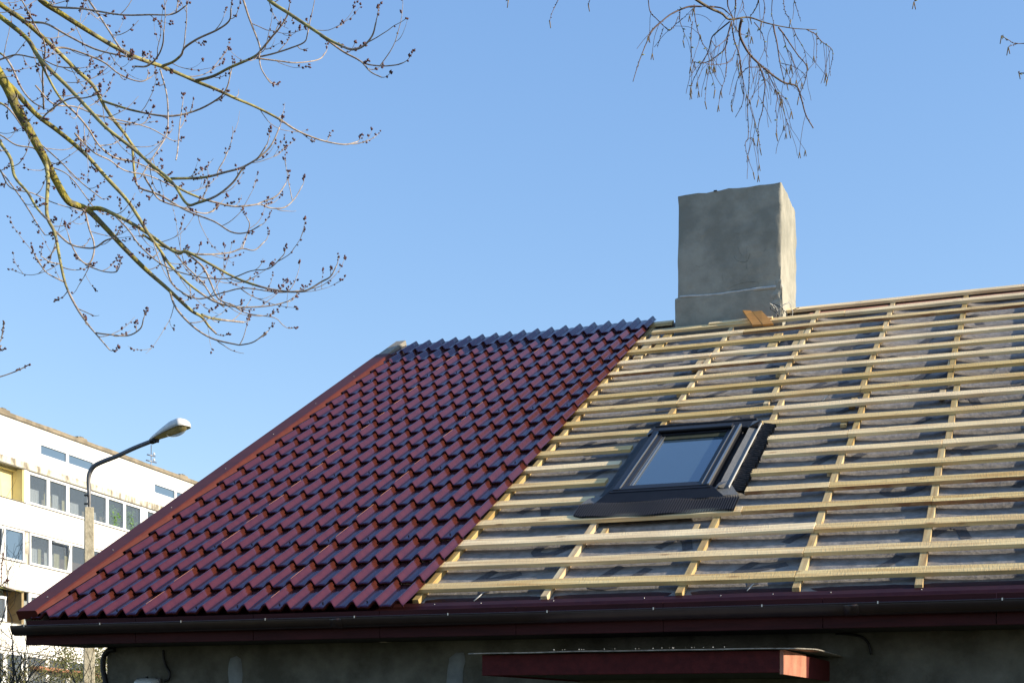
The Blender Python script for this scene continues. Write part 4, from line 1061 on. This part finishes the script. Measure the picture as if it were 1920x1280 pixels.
BT = [
 ([(1190,130),(1170,200),(1150,290),(1110,330),(1050,370),(1000,380),(965,372)], 3), ([(1250,118),(1240,160),(1238,210),(1262,270),(1300,330),(1360,390),(1420,440),(1500,495),(1580,520),(1610,600),(1635,690),(1680,770)], 5.2),
 ([(1298,335),(1296,420),(1294,500),(1285,650),(1290,760),(1288,830),(1272,860),(1285,940),(1320,1035)], 2.4), ([(1350,385),(1372,440),(1390,510),(1380,600),(1375,660),(1355,730),(1348,790),(1360,890)], 2.6),
 ([(1440,150),(1448,200),(1462,260),(1478,370),(1500,465)], 3.4), ([(1470,165),(1505,210),(1545,270),(1590,335),(1640,400),(1632,480),(1600,560),(1592,585)], 2.6),
 ([(1640,178),(1690,205),(1730,250),(1785,290),(1797,330),(1785,400),(1765,475)], 2.2), ([(1188,130),(1205,240),(1235,330),(1250,430),(1262,520),(1255,620),(1212,705)], 2.6),
 ([(1165,250),(1152,300),(1160,390),(1150,470),(1125,545)], 2.4), ([(1180,130),(1100,195),(1070,230),(1050,310),(1010,380),(985,430),(960,480),(945,525)], 2.6),
 ([(1010,40),(940,40),(880,60),(820,90),(765,135),(715,185),(685,245),(650,330),(625,400),(598,490)], 3.2), ([(965,30),(968,90),(985,180),(1010,250),(1048,320),(1055,400),(1040,500),(1030,610)], 2.2),
 ([(688,-20),(700,70),(740,115),(790,165),(820,182),(850,150),(900,110),(960,50)], 2.2), ([(1400,425),(1440,510),(1465,570),(1455,650),(1462,720),(1456,800)], 2.2),
 ([(1450,540),(1480,580),(1500,660),(1520,730),(1535,785)], 1.9), ([(1165,-20),(1168,40),(1195,100)], 3), ([(1212,-20),(1213,50),(1207,105)], 3), ([(1355,-20),(1340,40),(1300,103)], 2.6),
 ([(1325,135),(1360,180),(1385,240),(1390,300),(1410,350)], 2), ([(955,130),(945,220),(948,300),(952,360),(968,408)], 1.9), ([(1435,-20),(1430,80),(1445,150)], 2), ([(1560,-20),(1580,50),(1605,130)], 1.9),
 ([(1300,400),(1270,420),(1225,480),(1205,560),(1187,630)], 1.8), ([(1300,640),(1330,740),(1345,800),(1350,830)], 1.5), ([(1290,830),(1320,830)], 1.5), ([(1560,170),(1580,220),(1625,300),(1640,380)], 1.9),
 ([(1700,215),(1700,300),(1694,410)], 1.6), ([(880,60),(880,130),(905,200),(898,245)], 2), ([(780,170),(765,215),(745,285)], 1.7), ([(1050,400),(1075,470),(1090,540)], 1.6),
 ([(1495,200),(1520,290),(1550,330),(1545,400)], 1.8), ([(1180,210),(1130,260),(1095,280),(1070,245)], 2), ([(1215,300),(1180,370),(1080,390),(1000,370)], 1.9), ([(1300,405),(1350,405),(1400,415),(1450,460),(1520,500)], 1.9),
 ([(1200,150),(1240,200),(1310,222)], 1.6), ([(1485,380),(1560,400),(1620,440),(1632,470)], 1.5), ([(1060,40),(1130,50),(1170,80),(1200,110)], 2.8), ([(940,45),(1000,40),(1060,45)], 2.4),
 ([(1290,180),(1290,260),(1310,320)], 1.6), ([(1360,395),(1352,480),(1350,600)], 1.6), ([(1460,560),(1520,600),(1548,670)], 1.6), ([(870,100),(850,150),(830,178)], 1.8), ([(1240,350),(1230,420),(1250,520)], 1.8),
 ([(-165,-20),(-150,0)], 2), ([(160,-25),(150,0),(125,50),(108,90),(98,130)], 2), ([(345,-20),(338,5),(330,30)], 2), ([(2300,-20),(2290,-2),(2284,12)], 1.6),
 ([(3100,262),(2944,262),(2905,263),(2876,258),(2857,244),(2832,230),(2810,214)], 2), ([(2905,261),(2880,270),(2850,284)], 1.8), ([(3050,450),(2944,440),(2918,440),(2912,430)], 2.6), ([(1380,-10),(1390,60),(1372,130)], 1.8), ([(1250,-10),(1262,40),(1240,80)], 1.7), ([(1500,-10),(1510,70),(1545,120)], 1.7)]
random.seed(17)
def bird_tw(m, ct_, sp_, l, d, f):
    px = Z7(l); f1 = f+random.uniform(-.35, .35)
    P = catmull(bpath(px, f, f1), 5)
    n = len(P); m.tube(P, [max(.0011, d*.5*7.1/2600*(1-.62*i/n)) for i in range(n)], 5, mi=0)
    for i in range(1, n-1):
        if random.random() < .5:     # leaf scars and tiny side spurs
            o_ = Vector((random.gauss(0,1), random.gauss(0,1), random.gauss(0,.8))).normalized(); ax_ = (P[i+1]-P[i]).normalized()
            m.octa(P[i]+o_*.003, ax_+o_, .0026, .012, 0)
        if random.random() < .13 and 500 < l[0][0] < 1800:
            ax_ = (P[i+1]-P[i]).normalized(); q = (ax_+Vector((random.gauss(0,.7), random.gauss(0,.7), -.5))).normalized(); Q = [P[i]]; 
            for k_ in range(4): q = (q+Vector((random.gauss(0,.12), random.gauss(0,.12), -.22))).normalized(); Q.append(Q[-1]+q*random.uniform(.02, .06))
            m.tube(catmull(Q, 2), [.0013]*9, 4, mi=0, caps=False)
            if random.random() < .4:
                for k_ in (1, -1): e_ = (Vector((k_*.18, random.uniform(-.2,.2), -1))).normalized(); ct_.tube([Q[-1], Q[-1]+e_*.032], [.0028, .0020], 5, mi=0)
        if random.random() < .12:
            o_ = Vector((random.gauss(0,1), random.gauss(0,1), random.gauss(0,1))).normalized(); sp_.octa(P[i]+o_*.006, o_, .004, .022)
    for k_ in (1, -1):
        if random.random() < .35: e_ = (Vector((k_*.2, random.uniform(-.2,.2), -1))).normalized(); ct_.tube([P[-1], P[-1]+e_*.04], [.0032, .0022], 5, mi=0)
for l, d in BT:
    m, ca_, sp_ = MB(), MB(), MB()
    bird_tw(m, ca_, sp_, l, d*(1.1 if d > 2.5 else .9), 7.12)
    o = m.build('twig', M['birchT'], limb)
    # carry anything that enters from outside up to the crown above the frame
    if ca_.v: ca_.build('catkins', M['catkin'], limb)['kind'] = 'stuff'
    if sp_.v: sp_.build('young_leaves', M['sprout'], limb)['kind'] = 'stuff'
# off-frame carriers for the twigs that enter from the top and right edges
for a, b in (((1048,-8), Vector((-2.3, -5, 8.6))), ((1108,-8), Vector((-2.3, -5, 8.6))), ((1716,-6), Vector((-1.2, -5, 8.7))), ((1970,82), Vector((-.6, -5.5, 8.3))), ((1955,141), Vector((-.6, -5.5, 8.3))), ((1215,-8), Vector((-2.2, -5, 8.4)))):
    p = atf(a[0], a[1], 7.12); m = MB(); Q = catmull([p, p.lerp(b, .35)+Vector((0,0,.3)), b, Vector((btx.x, btx.y, 8.0))], 6)
    m.tube(Q, [.003+.02*(i/len(Q))**1.5 for i in range(len(Q))], 6); m.build('limb', M['birchL'], birch)
# ================================================================ SHRUBS beyond the gable
def shrub(name, label, cat, base, mt, h, seed, nst, spread, levels=4, leaf=None, r0=.03, group=None, lean=(0,0)):
    random.seed(seed); t = thing(name, label, cat, base, group); m = MB(); lf_ = MB(); base = Vector(base)
    def rec(p, d, L_, r, lev):
        n = 5; P = [p]; q = d
        for i in range(n):
            q = (q+Vector((random.gauss(0,.16), random.gauss(0,.16), random.gauss(.03,.12)))).normalized(); P.append(P[-1]+q*L_/n)
        m.tube(P, [r*(1-.5*i/n) for i in range(n+1)], 5 if lev < 2 else 3, caps=False)
        if leaf and lev >= 2:
            for i in range(1, n+1):
                for _ in range(leaf):
                    c = P[i]+Vector((random.gauss(0,.09), random.gauss(0,.09), random.gauss(0,.09))); a = Vector((random.gauss(0,1),random.gauss(0,1),random.gauss(0,1))).normalized(); b = a.orthogonal().normalized()*.018
                    lf_.add([c, c+a*.025+b, c+a*.055, c+a*.025-b], [(0,1,2,3)])
        if lev < levels:
            for k in range(random.choice((2, 3, 3, 4))):
                i = random.randint(2, n); a = (P[i]-P[i-1]).normalized(); o_ = Vector((random.gauss(0,1), random.gauss(0,1), random.gauss(0,.7))).normalized()
                rec(P[i], (a+o_*random.uniform(.5, 1.0)).normalized(), L_*random.uniform(.5, .8), r*.55, lev+1)
    for k in range(nst):
        an = random.uniform(0, 6.28); d = Vector((math.cos(an)*spread+lean[0], math.sin(an)*spread+lean[1], 1)).normalized()
        rec(base+Vector((math.cos(an)*.1, math.sin(an)*.1, 0)), d, h*.5*random.uniform(.8, 1.1), r0, 0)
    m.build('stems', mt, t)
    if lf_.v: lf_.build('foliage', M['shrubG'], t)
def gb(u, f): p = atf(u, 1335, f); return (p.x, p.y, 0)
shrub('shrub', 'dark bare twiggy shrub against the white facade at bottom left corner', 'shrub', gb(-20, 17), M['shrubD'], 3.6, 2, 7, .4, 4, r0=.026)
shrub('shrub', 'dark bare shrub with two upright stems below the gutter end', 'shrub', gb(45, 16), M['shrubD'], 3.3, 5, 5, .28, 4, r0=.032)
shrub('shrub', 'tangled yellowish bare shrub between gutter end and lamp post', 'shrub', gb(100, 21), M['shrubY'], 3.6, 9, 9, .5, 4, r0=.026)
shrub('bush', 'green leafy bush low in front of the lowest windows, left of the lamp post', 'bush', gb(20, 30), M['shrubY'], 2.7, 12, 9, .6, 3, leaf=7, r0=.02)
shrub('bush', 'brown and green bush directly behind the foot of the lamp post', 'bush', gb(125, 29), M['shrubY'], 2.9, 14, 9, .5, 3, leaf=6, r0=.02)
shrub('bush', 'sunlit bush filling the gap between lamp post and house wall', 'bush', gb(196, 31), M['shrubY'], 4.8, 16, 7, .35, 3, leaf=9, r0=.02)
